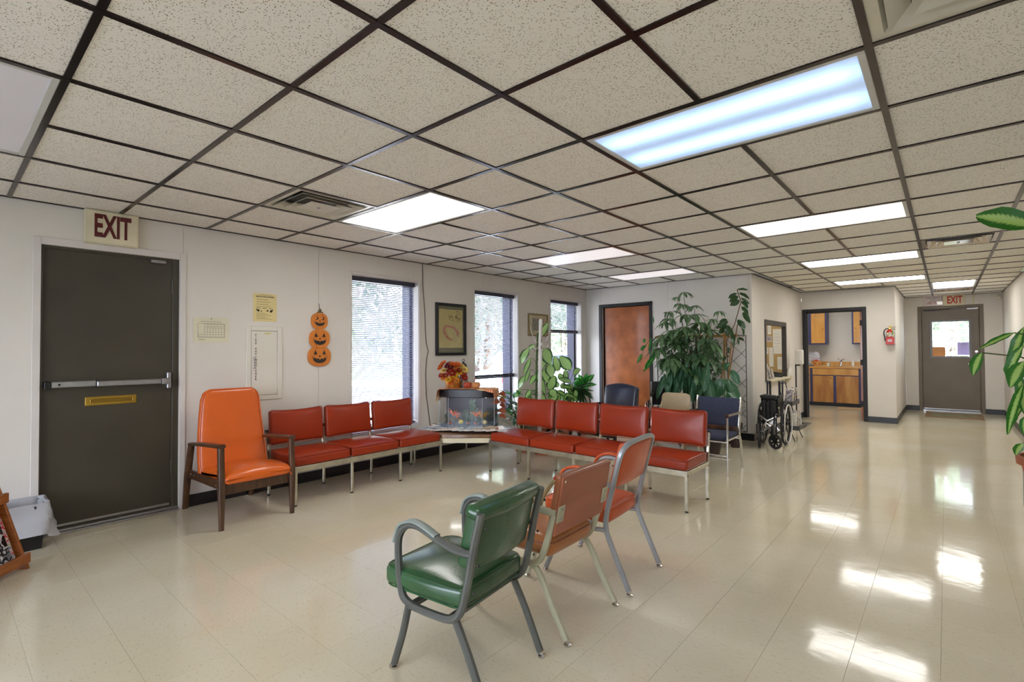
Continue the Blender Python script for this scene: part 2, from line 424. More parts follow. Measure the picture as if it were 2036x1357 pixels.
CE = 2.38; XL = -4.855; YB = 7.633; XC = -2.0835; YK = 10.889; XK = -.66; YE = 13.565; XR = .843; YR = -3.4
GX = [-.1899-.5997*i for i in range(-1, 8)]        # grid lines running with the corridor
GXd = {i: -.1899-.5997*i for i in range(-2, 9)}
GYd = {j: .3322+.6096*j for j in range(-7, 23)}

# ================================================================== floor
fl = MB().box(XL-.2, YR-.2, -.12, XR+.2, YE+.2, -.0016).build('floor', m_grout); fl['kind'] = 'structure'
TS = .2905; xs0 = -.0375; ys0 = 2.60
tm = MB().box(-TS/2+.0004, -TS/2+.0004, -.0016, TS/2-.0004, TS/2-.0004, 0).build('tmp', m_floor, bevel=.0005)
tme = tm.data; bpy.data.objects.remove(tm); tme.name = 'floor_tile'
cells = []
for i in range(-18, 5):
    for j in range(-21, 39):
        cx = xs0+(i+.5)*TS; cy = ys0+(j+.5)*TS
        if cx-TS/2 < XL-.15 or cx+TS/2 > XR+.17 or cy > YE+.1 or cy < YR-.1: continue
        if cy > YB+.15 and cx < XC-.15 and cy < YK: continue
        if cy > YK+.1 and cx < XK-.2: continue
        v = Vector((cx, cy, 0)); d = v.dot(_f.xyz); rx = v.dot(_r)
        vis = d > .9 and abs(rx) < d*1.06 and (1.3065/d) < .76
        cells.append((math.hypot(cx, cy)+(0 if vis else 100), cx, cy))
cells.sort()
for _, cx, cy in cells[:296]:
    inst('floor_tile', tme, fl, Matrix.Translation((cx, cy, 0)))
fr = MB()
for _, cx, cy in cells[296:]:
    fr.box(cx-TS/2+.0004, cy-TS/2+.0004, -.0016, cx+TS/2-.0004, cy+TS/2-.0004, 0)
fr.build('floor_tiles', m_floor, fl, kind='stuff')

# ================================================================== ceiling
cl = MB().box(XL-1.2, YR-1.2, CE+.14, XR+1.2, 15.6, CE+.26).build('ceiling', m_core); cl['kind'] = 'structure'
TR = {}      # troffers and diffusers take cells: key (i, j) = cell between GX[i-1]..GX[i] and GY[j]..GY[j+1]
def take(i0, i1, j0, j1):
    for i in range(i0, i1):
        for j in range(j0, j1): TR[(i, j)] = (i0, i1, j0, j1)
LIGHTS = [(1, 3, 3, 4, 'blue'), (5, 7, 3, 4, 'on'), (1, 3, 7, 8, 'on'), (1, 3, 11, 12, 'on'), (1, 3, 15, 16, 'on'), (0, 1, 17, 19, 'on'),
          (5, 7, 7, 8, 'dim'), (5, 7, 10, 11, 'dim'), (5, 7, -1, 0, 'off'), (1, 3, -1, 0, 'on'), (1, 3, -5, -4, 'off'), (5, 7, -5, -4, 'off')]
VENTS = [(6, 7, 2, 3), (0, 1, 10, 11), (0, 1, 2, 3), (0, 1, 19, 20)]
for a in LIGHTS: take(*a[:4])
for a in VENTS: take(*a)
# cell i spans x from GXd[i] (left) to GXd[i-1] (right)
def cell_x(i): 
    lo = GXd[i] if i <= 7 else XL; hi = GXd[i-1] if i >= 0 else XR
    return max(lo, XL), min(hi, XR)
tiles = {}
tm = {}
mid_list = []
def hidden(cx, cy):
    return (cy > YB and cx < XC) and cy < YK or (cy > YK and cx < XK) or cy > YE+.3
tile_stuff = MB(); ntile = 0
for i in range(-1, 9):
    for j in range(-6, 22):
        if (i, j) in TR: continue
        x0, x1 = cell_x(i); y0, y1 = GYd[j], min(GYd[j+1], YE)
        y0 = max(y0, YR)
        if x1-x0 < .03 or y1-y0 < .03 or hidden((x0+x1)/2, (y0+y1)/2): continue
        k = (round(x1-x0, 3), round(y1-y0, 3)); cx, cy = (x0+x1)/2, (y0+y1)/2
        v = Vector((cx, cy, 0)); d = v.dot(_f.xyz); rx = v.dot(_r)
        if d < .6 or abs(rx) > d*1.06+.7 or d < 1.2 and False:
            tile_stuff.box(x0, y0, CE+.002, x1, y1, CE+.018); continue
        if k not in tm:
            o_ = MB().box(-k[0]/2, -k[1]/2, .002, k[0]/2, k[1]/2, .018).build('tmp', m_tile); tm[k] = o_.data; bpy.data.objects.remove(o_); tm[k].name = 'ceiling_tile'
        inst('ceiling_tile', tm[k], cl, Matrix.Translation((cx, cy, CE))); ntile += 1
tile_stuff.build('ceiling_tiles', m_tile, cl, kind='stuff')
TW = .0125
def runs(flags):
    out = []; s = None
    for k, f in enumerate(flags+[False]):
        if f and s is None: s = k
        if not f and s is not None: out.append((s, k)); s = None
    return out
for i in range(-1, 8):                     # lines at x = GXd[i], between cells i and i+1
    x = GXd[i]; fl_ = []
    for j in range(-6, 22):
        a, b_ = TR.get((i, j)), TR.get((i+1, j))
        fl_.append(not (a and a == b_) and not hidden(x, (GYd[j]+GYd[j+1])/2))
    for s, e in runs(fl_):
        MB().box(x-TW, max(GYd[s-6], YR), CE-.006, x+TW, min(GYd[e-6], YE), CE+.03).build('ceiling_tee', m_tee, cl)
for j in range(-6, 22):
    y = GYd[j]; fl_ = []
    if y > YE: continue
    for i in range(8, -2, -1):
        a, b_ = TR.get((i, j)), TR.get((i, j-1))
        x0, x1 = cell_x(i)
        fl_.append(not (a and a == b_) and x1-x0 > .01 and not hidden((x0+x1)/2, y))
    for s, e in runs(fl_):
        MB().box(cell_x(8-s)[0], y-TW, CE-.005, cell_x(8-(e-1))[1], y+TW, CE+.03).build('ceiling_tee', m_tee, cl)
# wall angle
for n_, bx in (('wall_angle', (XL, YR, XL+.02, YB)), ('wall_angle', (XL, YB-.02, XC, YB)), ('wall_angle', (XC, YB, XC+.02, YK)), ('wall_angle', (XC, YK-.02, XK, YK)),
               ('wall_angle', (XK, YK, XK+.02, YE)), ('wall_angle', (XK, YE-.02, XR, YE)), ('wall_angle', (XR-.02, YR, XR, YE))):
    MB().box(bx[0], bx[1], CE-.005, bx[2], bx[3], CE+.004).build(n_, m_tee, cl)

m_on = emit_mat('lit_prismatic_lens', (1.0, .97, .92), LAMP)
m_blue = emit_mat('cool_lit_prismatic_lens', (.29, .55, 1.0), .74, bands=True)
m_dim = emit_mat('added_glow_prismatic_lens', (1.0, .92, .93), .55)  # faint emission added to match the lens sheen and lift the back corner
m_off = mat('unlit_prismatic_lens', (238, 234, 240), .35, var=.02, vs=2, bump=.3, bs=500)
lab = {(1, 3): 'large troffer glowing pale blue, nearest in the ceiling', (5, 3): 'bright warm white troffer beside the left square air diffuser',
       (1, 7): 'lit long troffer, second of the row leading to the corridor', (1, 11): 'lit long troffer, third of the row, beside the corridor diffuser',
       (1, 15): 'lit troffer farthest along the row, above the kitchenette doorway', (0, 17): 'lit troffer in the corridor just before the exit sign',
       (5, 7): 'troffer with added faint glow in the ceiling above the bench seats', (5, 10): 'troffer with added faint glow near the wooden door and tall plants',
       (5, -1): 'unlit grey lens troffer at the left edge above the steel door'}
for (i0, i1, j0, j1, st) in LIGHTS:
    xa, xb = GXd[i1-1], GXd[i0-1]; ya, yb = GYd[j0], GYd[j1]
    if (i0, j0) not in lab: lb = {(1, -1): 'unseen troffer added behind the camera for fill light, nearest', (1, -5): 'unlit troffer behind the camera, rear right', (5, -5): 'unlit troffer behind the camera, rear left'}[(i0, j0)]  # the nearest, lit one is added out of view to fill the room
    else: lb = lab[(i0, j0)]
    t = thing('ceiling_light', lb, 'ceiling light', ((xa+xb)/2, (ya+yb)/2, CE), 0, 'recessed ceiling troffers')
    W, D = (xb-xa)/2-TW, (yb-ya)/2-TW
    f = MB()
    e = .028
    f.box(-W, -D, -.004, W, -D+e, .012); f.box(-W, D-e, -.004, W, D, .012); f.box(-W, -D+e, -.004, -W+e, D-e, .012); f.box(W-e, -D+e, -.004, W, D-e, .012)
    f.build('frame', m_troffer, t, bevel=.003)
    MB().box(-W, -D, .03, W, D, .11).build('housing', m_troffer, t)
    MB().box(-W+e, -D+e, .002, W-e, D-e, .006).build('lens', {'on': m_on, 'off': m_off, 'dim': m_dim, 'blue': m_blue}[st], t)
# square stepped diffusers
m_vent = mat('satin_vent_enamel', (205, 200, 184), .3, metal=.15, var=.04)
m_ventchrome = mat('bright_vent_metal', (210, 200, 190), .18, metal=.8, var=.08)
vl = {(6, 2): 'square cream air diffuser beside the bright troffer on the left', (0, 10): 'shiny square air diffuser in the corridor ceiling',
      (0, 2): 'cream air diffuser cut off at the top right corner', (0, 19): 'shiny air diffuser right above the corridor exit sign'}
for (i0, i1, j0, j1) in VENTS:
    xa, xb = GXd[i1-1], GXd[i0-1]; ya, yb = GYd[j0], GYd[j1]
    t = thing('air_diffuser', vl[(i0, j0)], 'air vent', ((xa+xb)/2, (ya+yb)/2, CE), 0, 'square air diffusers')
    mm = m_ventchrome if j0 >= 10 else m_vent
    W, D = (xb-xa)/2-TW, (yb-ya)/2-TW
    MB().box(-W, -D, .05, W, D, .13).build('plenum', m_black, t)
    def ring(a, b_, za, zb, name):
        """square cone from half-size a at za to half-size b at zb, 2 mm thick"""
        v = []; 
        for h, z in ((a, za), (b_, zb), (b_, zb+.003), (a, za+.003)):
            k = D/W
            v += [(-h, -h*k, z), (h, -h*k, z), (h, h*k, z), (-h, h*k, z)]
        fs = []
        for l in range(4):
            for c in range(4): fs.append((l*4+c, l*4+(c+1) % 4, ((l+1) % 4)*4+(c+1) % 4, ((l+1) % 4)*4+c))
        MB().add(v, fs).build(name, mm, t)
    ring(W, W-.035, 0, 0, 'frame'); ring(W-.035, W-.075, 0, .045, 'frame_slope')
    ring(W-.05, W-.11, -.012, .03, 'cone'); ring(W-.115, W-.165, -.014, .025, 'cone')
    k = W-.175
    MB().box(-k, -k, -.014, k, k, -.010).build('centre_plate', mm, t, bevel=.002)
    MB().cyl((0, 0, -.02), (0, 0, -.012), .012).build('screw', m_alu, t)

# ================================================================== walls
def wall(name, M, loc, length, height, opens, seams, thick=.2, inset=0, inset2=0):
    """local frame: u along the wall, v up, w towards the room; openings (u0,v0,u1,v1)"""
    root = struct(name, loc, M)
    us = sorted(set([0, length]+[o[0] for o in opens]+[o[2] for o in opens])); vs = sorted(set([0, height]+[o[1] for o in opens]+[o[3] for o in opens]))
    def solid(a, b, c, d):
        cu, cv = (a+c)/2, (b+d)/2
        return not any(o[0] < cu < o[2] and o[1] < cv < o[3] for o in opens)
    core = MB()
    for a, c in zip(us, us[1:]):
        for b, d in zip(vs, vs[1:]):
            if solid(a, b, c, d): core.box(max(a, inset), b, -thick, min(c, length-inset2), d, -.006)
    core.build('wall_core', m_wall, root)
    ss = [0]+sorted(seams)+[length]
    for a, c in zip(ss, ss[1:]):
        uu = sorted(set([a+.0012, c-.0012]+[u for u in us if a < u < c])); p = MB()
        for u0, u1 in zip(uu, uu[1:]):
            for b, d in zip(vs, vs[1:]):
                if solid(u0, b, u1, d): p.box(u0, b, -.006, u1, d, 0)
        if p.v: p.build('wall_panel', m_wall, root)
    return root
def base(name, M, loc, spans, h=.1):
    mb = MB()
    for a, c in spans: mb.prism([(0, 0), (.013, 0), (.011, .012), (.009, h-.004), (.006, h), (0, h)], a, c, 'XY') if False else mb.box(a, 0, 0, c, h, .010)
    o_ = mb.build(name, m_base, None, bevel=.003); o_.matrix_world = Matrix.Translation(loc) @ M; o_['kind'] = 'structure'; return o_
LO = (XL, YR, 0)
def ul(y): return y-YR
opL = [(ul(.499), .0, ul(1.354), 2.082), (ul(2.962), .40, ul(3.875), 2.14), (ul(4.83), .40, ul(5.745), 2.14), (ul(6.567), .40, ul(7.47), 2.14)]
wall('wall_left', WL, LO, YB-YR+.13, CE, opL, [ul(1.378+1.207*k) for k in range(-3, 6) if 0 < ul(1.378+1.207*k) < YB-YR-.1], thick=.30)
base('baseboard_left', WL, LO, [(0, ul(.455)), (ul(1.41), YB-YR)])
MBo = (XL, YB, 0)
wall('wall_back', WB, MBo, XC-XL, CE, [(-4.529-XL, 0, -3.645-XL, 2.035)], [-4.542-XL, -3.33-XL, -2.12-XL], thick=.14, inset2=.012)
base('baseboard_back', WB, MBo, [(0, -4.59-XL), (-3.585-XL, XC-XL+.010)])
SO = (XC, YB, 0)
WRP = (8.31-YB, .80, 9.58-YB, 1.735)
r_ = wall('wall_side', WL, SO, YK-YB, CE, [WRP], [9.9-YB], thick=.055, inset=.012)
base('baseboard_side', WL, SO, [(0, YK-YB)])
KO = (XC, YK, 0)
wall('wall_kitchen', WB, KO, XK-XC, CE, [(.06, 0, -1.115-XC, 2.0)], [.9], thick=.12, inset2=.012)
base('baseboard_kitchen', WB, KO, [(-1.067-XC, XK-XC+.010)])
CO = (XK, YK, 0)
wall('wall_corridor', WL, CO, YE-YK, CE, [], [1.2], thick=.12, inset=.012)
base('baseboard_corridor', WL, CO, [(0, YE-YK)])
EO = (XK, YE, 0)
wall('wall_exit', WB, EO, XR-XK, CE, [(-.40-XK, 0, .525-XK, 2.13)], [.423-XK+.02], thick=.16)
base('baseboard_exit', WB, EO, [(0, -.443-XK), (.569-XK, XR-XK)])
WRm = Matrix(((0, 0, -1, 0), (-1, 0, 0, 0), (0, 1, 0, 0), (0, 0, 0, 1)))     # u along -Y, w towards -X
RO = (XR, YE+.15, 0)
wall('wall_right', WRm, RO, YE+.15-YR+.1, CE, [], [1.2*k for k in range(1, 14)], thick=.2)
base('baseboard_right', WRm, RO, [(.15, YE-YR)])
WFm = Matrix(((-1, 0, 0, 0), (0, 0, 1, 0), (0, 1, 0, 0), (0, 0, 0, 1)))      # faces +Y
FO = (XR, YR, 0)
wall('wall_rear', WFm, FO, XR-XL, CE, [(.3, .3, 4.9, 2.15)], [1.2*k for k in range(1, 5)], thick=.2)
# kitchen shell and office niche walls
kx0, kx1, ky1 = -3.4, -.78, 13.95
def slab(name, b, m=m_wall, kind='structure'):
    o_ = MB().box(*b).build(name, m); o_['kind'] = kind; return o_
slab('wall_kitchen_back', (kx0-.1, ky1, 0, kx1, ky1+.12, CE)); slab('wall_kitchen_left', (kx0-.12, YK+.13, 0, kx0, ky1, CE))
slab('floor_kitchen', (kx0, YK+.2, -.1, kx1, ky1, -.0015), m_floor); slab('ceiling_kitchen', (kx0, YK+.13, CE+.03, kx1, ky1, CE+.12), m_tile)
slab('wall_office_back', (-4.0, 10.35, 0, XC-.13, 10.47, CE)); slab('wall_office_left', (-4.1, 7.8, 0, -4.0, 10.4, CE)); slab('floor_office', (-4, 7.8, -.1, XC-.13, 10.35, -.002), m_floor)
slab('ceiling_office', (-4, 7.8, CE+.03, XC-.13, 10.35, CE+.12), m_tile)
# lamps of the two side rooms
for nm, lb, lx, ly in (('ceiling_light', 'troffer inside the kitchenette, out of view', -2.0, 12.6), ('ceiling_light', 'troffer inside the reception office, out of view', -3.0, 9.2)):
    t = thing(nm, lb, 'ceiling light', (lx, ly, CE+.03)); MB().box(-.6, -.3, -.03, .6, .3, 0).build('frame', m_troffer, t, bevel=.004); MB().box(-.55, -.25, -.034, .55, .25, -.03).build('lens', m_on, t)

# ================================================================== windows
m_slat = mat('grey_lavender_blind_slat', (158, 160, 180), .4, var=.02, trans=.18)
m_rail = mat('navy_blind_rail', (48, 48, 66), .35, var=.05)
def window(n, y0, y1, z0, z1, blind_z, lb):
    root = struct('window_%d' % n, (XL, y0, z0), WL); W = y1-y0; H = z1-z0
    c = MB(); k = .032
    c.box(-k, -k, 0, 0, H+k, .010); c.box(W, -k, 0, W+k, H+k, .010); c.box(0, H, 0, W, H+k, .010); c.box(0, -k, 0, W, 0, .016)
    c.build('casing', m_trim, root, bevel=.002)
    s = MB(); s.box(0, 0, -.14, .006, H, 0); s.box(W-.006, 0, -.14, W, H, 0); s.box(0, H-.006, -.14, W, H, 0); s.box(0, 0, -.14, W, .006, 0); s.build('reveal', m_trim, root)
    f = MB(); a = .045
    f.box(0, 0, -.27, a, H, -.12); f.box(W-a, 0, -.27, W, H, -.12); f.box(a, H-a, -.27, W-a, H, -.12); f.box(a, 0, -.27, W-a, a, -.12)
    f.build('frame', m_bronze, root, bevel=.003)
    MB().box(a, a, -.20, W-a, H-a, -.194).build('pane', m_glass, root)
    # venetian blind hung in the reveal
    t = thing('venetian_blind', lb, 'window blind', (XL-.075, y0, z0), 0, 'venetian blinds in the left wall windows', M=WL)
    MB().box(.012, H-.055, -.02, W-.012, H-.004, .02).build('head_rail', m_rail, t, bevel=.003)
    zb = blind_z-z0; sl = MB(); z = H-.066; w2 = .0125
    while z > zb+.03:
        tl = .0068
        sl.add([(.016, z-tl, -w2), (W-.016, z-tl, -w2), (W-.016, z+.0022, 0), (.016, z+.0022, 0), (W-.016, z+tl*.2, w2), (.016, z+tl*.2, w2)], [(0, 1, 2, 3), (3, 2, 4, 5)])
        z -= .0215
    sl.build('slats', m_slat, t, kind='stuff')
    if n > 1:      # gathered slats at the bottom of the raised blinds
        g = MB()
        for q in range(9): g.box(.016, zb+.014+q*.0035, -w2, W-.016, zb+.0165+q*.0035, w2)
        g.build('gathered_slats', m_rail, t, kind='stuff')
    MB().box(.012, zb-.008, -.014, W-.012, zb+.012, .014).build('bottom_rail', m_rail, t, bevel=.003)
    for u in (.13, W/2, W-.13):
        MB().cyl((u, zb, .0135), (u, H-.03, .0135), .0011, 5).build('ladder_cord', m_white, t)
window(1, 2.962, 3.875, .40, 2.14, .44, 'fully lowered venetian blind in the nearest window, behind the bench')
window(2, 4.83, 5.745, .40, 2.14, .915, 'venetian blind lowered to pumpkin height in the middle window')
window(3, 6.567, 7.47, .40, 2.14, 1.60, 'short raised venetian blind in the farthest window near the corner')
# rear window behind the camera
wr = struct('window_4', (XR-.3, YR, .3), WFm); f = MB()
for a in (0, 1.14, 2.28, 3.42, 4.56): f.box(a, 0, -.12, a+.04, 1.85, -.04)
f.box(0, 0, -.12, 4.6, .04, -.04); f.box(0, 1.81, -.12, 4.6, 1.85, -.04); f.build('frame', m_bronze, wr); MB().box(0, 0, -.09, 4.6, 1.85, -.085).build('pane', m_glass, wr)

# ================================================================== door 1 (left, steel with panic bar)
d = struct('door_1', (XL, .499, 0), WL); W = 1.354-.499
c = MB(); k = .043
c.box(-k, 0, 0, 0, 2.082+k+.01, .012); c.box(W, 0, 0, W+k, 2.082+k+.01, .012); c.box(0, 2.082, 0, W, 2.082+k+.01, .012); c.build('casing', m_trim, d, bevel=.002)
c = MB(); c.box(0, 0, -.16, .014, 2.082, -.001); c.box(W-.045, 0, -.16, W, 2.082, -.02); c.box(.014, 2.06, -.16, W-.045, 2.082, -.02); c.build('door_frame', m_door, d, bevel=.002)
MB().box(.010, .014, -.075, W-.040, 2.066, -.03).build('door_leaf', m_door, d, bevel=.002)
c = MB(); c.box(.0, 0, -.12, W, .012, .03); c.box(0, .012, -.09, W, .028, .0); c.build('threshold', m_alu, d, bevel=.004)
MB().box(.03, .045, -.03, W-.06, .062, -.022).build('door_sweep', m_alu, d, bevel=.002)
c = MB(); c.box(.055, 1.052, -.03, .31, 1.098, .035); c.build('panic_bar_housing', m_alu, d, bevel=.006)
MB().box(.312, 1.050, .0, W-.135, 1.092, .045).build('push_bar', m_alu, d, bevel=.006)
MB().box(.312, 1.056, -.03, W-.135, 1.086, 0).build('panic_bar_rail', m_alu, d)
MB().box(W-.133, 1.045, -.03, W-.07, 1.095, .04).build('latch_case', m_alu, d, bevel=.006)
MB().box(W-.09, 1.01, -.03, W-.062, 1.14, .02).build('latch_plate', m_alu, d, bevel=.004)
MB().box(.02, 1.048, -.03, .056, 1.10, .038).build('end_cap', m_black, d, bevel=.004)
MB().cyl((.10, 1.075, .035), (.10, 1.075, .037), .008).build('badge', m_black, d)
m_brass = mat('polished_brass', (196, 160, 70), .25, metal=.85, var=.08)
c = MB(); c.box(.252, .905, -.03, .569, .973, -.022).build('mail_slot_plate', m_brass, d, bevel=.003)
c = MB(); c.box(.285, .925, -.022, .54, .932, -.012); c.box(.285, .948, -.022, .54, .955, -.012); c.box(.28, .925, -.022, .286, .955, -.012); c.box(.539, .925, -.022, .545, .955, -.012); c.build('mail_slot_rim', m_brass, d, bevel=.002)
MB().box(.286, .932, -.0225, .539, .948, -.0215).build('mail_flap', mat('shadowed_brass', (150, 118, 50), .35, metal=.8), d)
c = MB(); c.box(W-.20, 2.035, -.03, W-.10, 2.058, .0); c.cyl((W-.15, 2.04, .01), (W-.10, 2.04, .01), .008); c.build('door_contact', m_alu, d, bevel=.002)
for z in (.30, 1.80): MB().cyl((W-.046, z, -.02), (W-.046, z+.11, -.02), .009, 10).build('hinge', m_door, d)

# ================================================================== door 2 (brown wood, black frame)
m_wdoor = wood('red_brown_veneer', (182, 102, 50), (146, 78, 34), (1.3, 1, .35), rough=.3, coat=.5, vs=5)
d = struct('door_2', (-4.584, YB, 0), WB); W = 4.584-3.591
c = MB(); k = .085
c.box(0, 0, -.14, k-.03, 2.09, .014); c.box(W-k+.03, 0, -.14, W, 2.09, .014); c.box(k-.03, 2.035, -.14, W-k+.03, 2.09, .014)
c.box(k-.03, 0, -.14, k, 2.035, -.05); c.box(W-k+.03, 0, -.14, W-k, 2.035, -.05) if False else c.box(W-k+.03-.03, 0, -.14, W-k+.03, 2.035, -.05)
c.build('door_frame', m_blackpaint, d, bevel=.003)
MB().box(.062, .01, -.085, W-.062, 2.03, -.05).build('door_leaf', m_wdoor, d, bevel=.002)
c = MB(); c.cyl((W-.13, 1.0, -.05), (W-.13, 1.0, -.015), .012); c.sphere((W-.13, 1.0, .005), .028); c.build('door_knob', m_brass, d, smooth=True)

# ================================================================== door 3 (kitchenette, frame with the leaf swung inside)
d = struct('door_3', (-2.071, YK, 0), WB); W = 2.071-1.067
c = MB(); k = .06
c.box(0, 0, -.14, k, 2.05, .014); c.box(W-k, 0, -.14, W, 2.05, .014); c.box(k, 1.99, -.14, W-k, 2.05, .014)
c.box(k, 0, -.14, k+.012, 1.99, -.06); c.box(W-k-.012, 0, -.14, W-k, 1.99, -.06); c.box(k, 1.978, -.14, W-k, 1.99, -.06)
c.build('door_frame', m_blackpaint, d, bevel=.003)
MB().box(W-k-.052, .01, -.98, W-k-.014, 1.975, -.145).build('door_leaf', m_wdoor, d, bevel=.002)
for z in (.25, 1.0, 1.72): MB().box(W-k-.054, z, -.16, W-k-.01, z+.10, -.13).build('hinge', m_blackpaint, d)

# ================================================================== door 4 (corridor exit with glazed panel)
d = struct('door_4', (-.443, YE, 0), WB); W = .443+.569
c = MB(); k = .062
c.box(0, 0, -.16, k, 2.17, .016); c.box(W-k, 0, -.16, W, 2.17, .016); c.box(k, 2.108, -.16, W-k, 2.17, .016)
c.box(k, 0, -.16, k+.02, 2.108, -.07); c.box(W-k-.02, 0, -.16, W-k, 2.108, -.07)
c.build('door_frame', m_door4, d, bevel=.004)
a0, a1, b0, b1 = .199, .824, 1.104, 1.872
c = MB(); x0, x1 = k+.004, W-k-.004
c.box(x0, .026, -.07, a0, 2.112, -.028); c.box(a1, .026, -.07, x1, 2.112, -.028); c.box(a0, .026, -.07, a1, b0, -.028); c.box(a0, b1, -.07, a1, 2.112, -.028); c.build('door_leaf', m_door4, d)
c = MB(); e = .03
c.box(a0-.01, b0-.01, -.028, a1+.01, b0+e, -.018); c.box(a0-.01, b1-e, -.028, a1+.01, b1+.01, -.018); c.box(a0-.01, b0+e, -.028, a0+e, b1-e, -.018); c.box(a1-e, b0+e, -.028, a1+.01, b1-e, -.018); c.build('glazing_bead', mat('grey_glazing_bead', (120, 118, 122), .4), d, bevel=.003)
MB().box(a0, b0, -.052, a1, b1, -.046).build('pane', m_glass, d)
MB().box(k, 0, -.09, W-k, .03, .02).build('threshold', m_alu, d, bevel=.003)
MB().box(x0+.01, .04, -.028, x1-.01, .062, -.018).build('door_sweep', m_alu, d, bevel=.002)
c = MB(); c.box(.10, 2.075, -.028, .30, 2.112, .02); c.bar((.28, 2.09, .0), (.52, 2.10, -.03), .02, .012); c.build('door_closer', mat('dark_closer', (50, 40, 38), .4), d, bevel=.003)
c = MB(); c.box(W-.24, 2.08, -.028, W-.09, 2.10, -.01); c.box(W-.12, 2.085, -.028, W-.075, 2.105, .0); c.build('door_contact', m_alu, d)
c = MB(); c.cyl((W-.115, 1.23, -.028), (W-.115, 1.23, .012), .028); c.build('deadbolt', m_chrome, d, bevel=.003)
c = MB(); c.cyl((W-.115, .99, -.028), (W-.115, .99, .02), .024); c.bar((W-.115, .99, .02), (W-.24, .985, .02), .018, .014); c.build('lever_handle', m_chrome, d, bevel=.003)
# ================================================================== wall things, left wall
def on_left(name, lb, cat, y, z, w=0, group=None): return thing(name, lb, cat, (XL+w, y, z), 0, group, M=WL)
m_cream = mat('aged_cream_plastic', (216, 206, 176), .45, var=.03)
t = on_left('exit_sign', 'cream box exit sign with maroon letters above the grey steel door', 'exit sign', .891, 2.25)
MB().box(-.165, -.125, .0, .165, .128, .062).build('sign_box', m_cream, t, bevel=.006)
MB().box(-.150, -.110, .062, .150, .113, .064).build('sign_face', mat('cream_sign_face', (226, 216, 186), .4), t)
text('EXIT', .235, m_maroon, t, (.0, .002, .065), sx=.47, bold=.007)
t = on_left('evacuation_plan', 'small laminated floor plan sheet beside the steel door', 'poster', 1.593, 1.497)
MB().box(-.14, -.108, .001, .14, .108, .004).build('sheet', mat('yellowed_paper', (222, 216, 188), .5, var=.03), t)
c = MB(); w_ = .0018
def rc(a, b, c2, d2):
    c.box(a, b, .004, c2, b+w_, .0046); c.box(a, d2, .004, c2, d2+w_, .0046); c.box(a, b, .004, a+w_, d2, .0046); c.box(c2, b, .004, c2+w_, d2+w_, .0046)
rc(-.105, -.065, .105, .055)
for q in range(9): rc(-.10+q*.0225, -.063, -.10+(q+1)*.0225, -.038)
for q in range(7): rc(-.055+q*.0225, -.022, -.055+(q+1)*.0225, .018)
for q in range(6): rc(-.055+q*.026, .030, -.055+(q+1)*.026, .053)
c.box(-.10, -.086, .004, -.05, -.082, .0046); c.box(-.09, .072, .004, .08, .0745, .0046); c.build('plan_lines', mat('faint_ink', (120, 116, 106), .7), t)
MB().sphere((-.0, .098, .006), .004, 8, 6).build('pin', m_black, t)
t = on_left('notice_sheet', 'yellow printed fire extinguisher notice above the wall cabinet', 'poster', 2.05, 1.722)
MB().box(-.108, -.132, .001, .108, .132, .003).build('sheet', mat('yellow_paper', (226, 208, 148), .6, var=.03), t)
text('HOW TO OPERATE THE', .0105, m_ink, t, (0, .116, .0032), depth=.0002)
text('FIRE EXTINGUISHERS', .018, m_ink, t, (0, .100, .0032), depth=.0002, bold=.0006)
c = MB()
for q in range(4): c.box(-.08, .072-q*.022, .003, .03+.02*(q % 2), .0745-q*.022, .0034)
for q in range(6): c.box(-.08, -.055-q*.011, .003, .0+.03*(q % 3), -.053-q*.011, .0034)
for q in range(3): c.box(-.08+q*.058, -.01, .003, -.045+q*.058, -.006, .0034)
for (a, b, r) in ((-.062, -.03, .012), (-.078, -.024, .006), (-.034, -.036, .006), (.022, -.03, .009), (.055, -.034, .012), (.066, -.024, .007)):
    c.cyl((a, b, .003), (a, b, .0034), r, 9)
c.build('print', m_ink, t)
t = on_left('extinguisher_cabinet', 'white recessed fire extinguisher cabinet with red vertical lettering', 'cabinet', 2.045, 1.20)
m_cab = mat('white_cabinet_enamel', (224, 219, 206), .35, var=.02)
c = MB(); a, b_, e = .163, .345, .043
c.box(-a, -b_, 0, -a+e, b_, .012); c.box(a-e, -b_, 0, a, b_, .012); c.box(-a+e, -b_, 0, a-e, -b_+e, .012); c.box(-a+e, b_-e, 0, a-e, b_, .012); c.build('frame', m_cab, t, bevel=.003)
MB().box(-a+e, -b_+e, .0, a-e, b_-e, .003).build('gap', m_ink, t)
MB().box(-a+e+.003, -b_+e+.003, .002, a-e-.003, b_-e-.003, .010).build('door', m_cab, t, bevel=.002)
for q, ch in enumerate('FIRE EXTINGUISHER'):
    if ch != ' ': text(ch, .024, m_maroon, t, (-.080, .262-q*.0258, .0108), depth=.0003, bold=.0008)
c = MB(); c.tube([(-.100, .05, .010), (-.100, .05, .028), (-.100, -.05, .028), (-.100, -.05, .010)], .0045, 6); c.build('handle', m_alu, t, smooth=True)
MB().box(.0, .27, .0105, .055, .285, .011).build('sticker', mat('yellow_sticker', (214, 204, 130), .5), t)

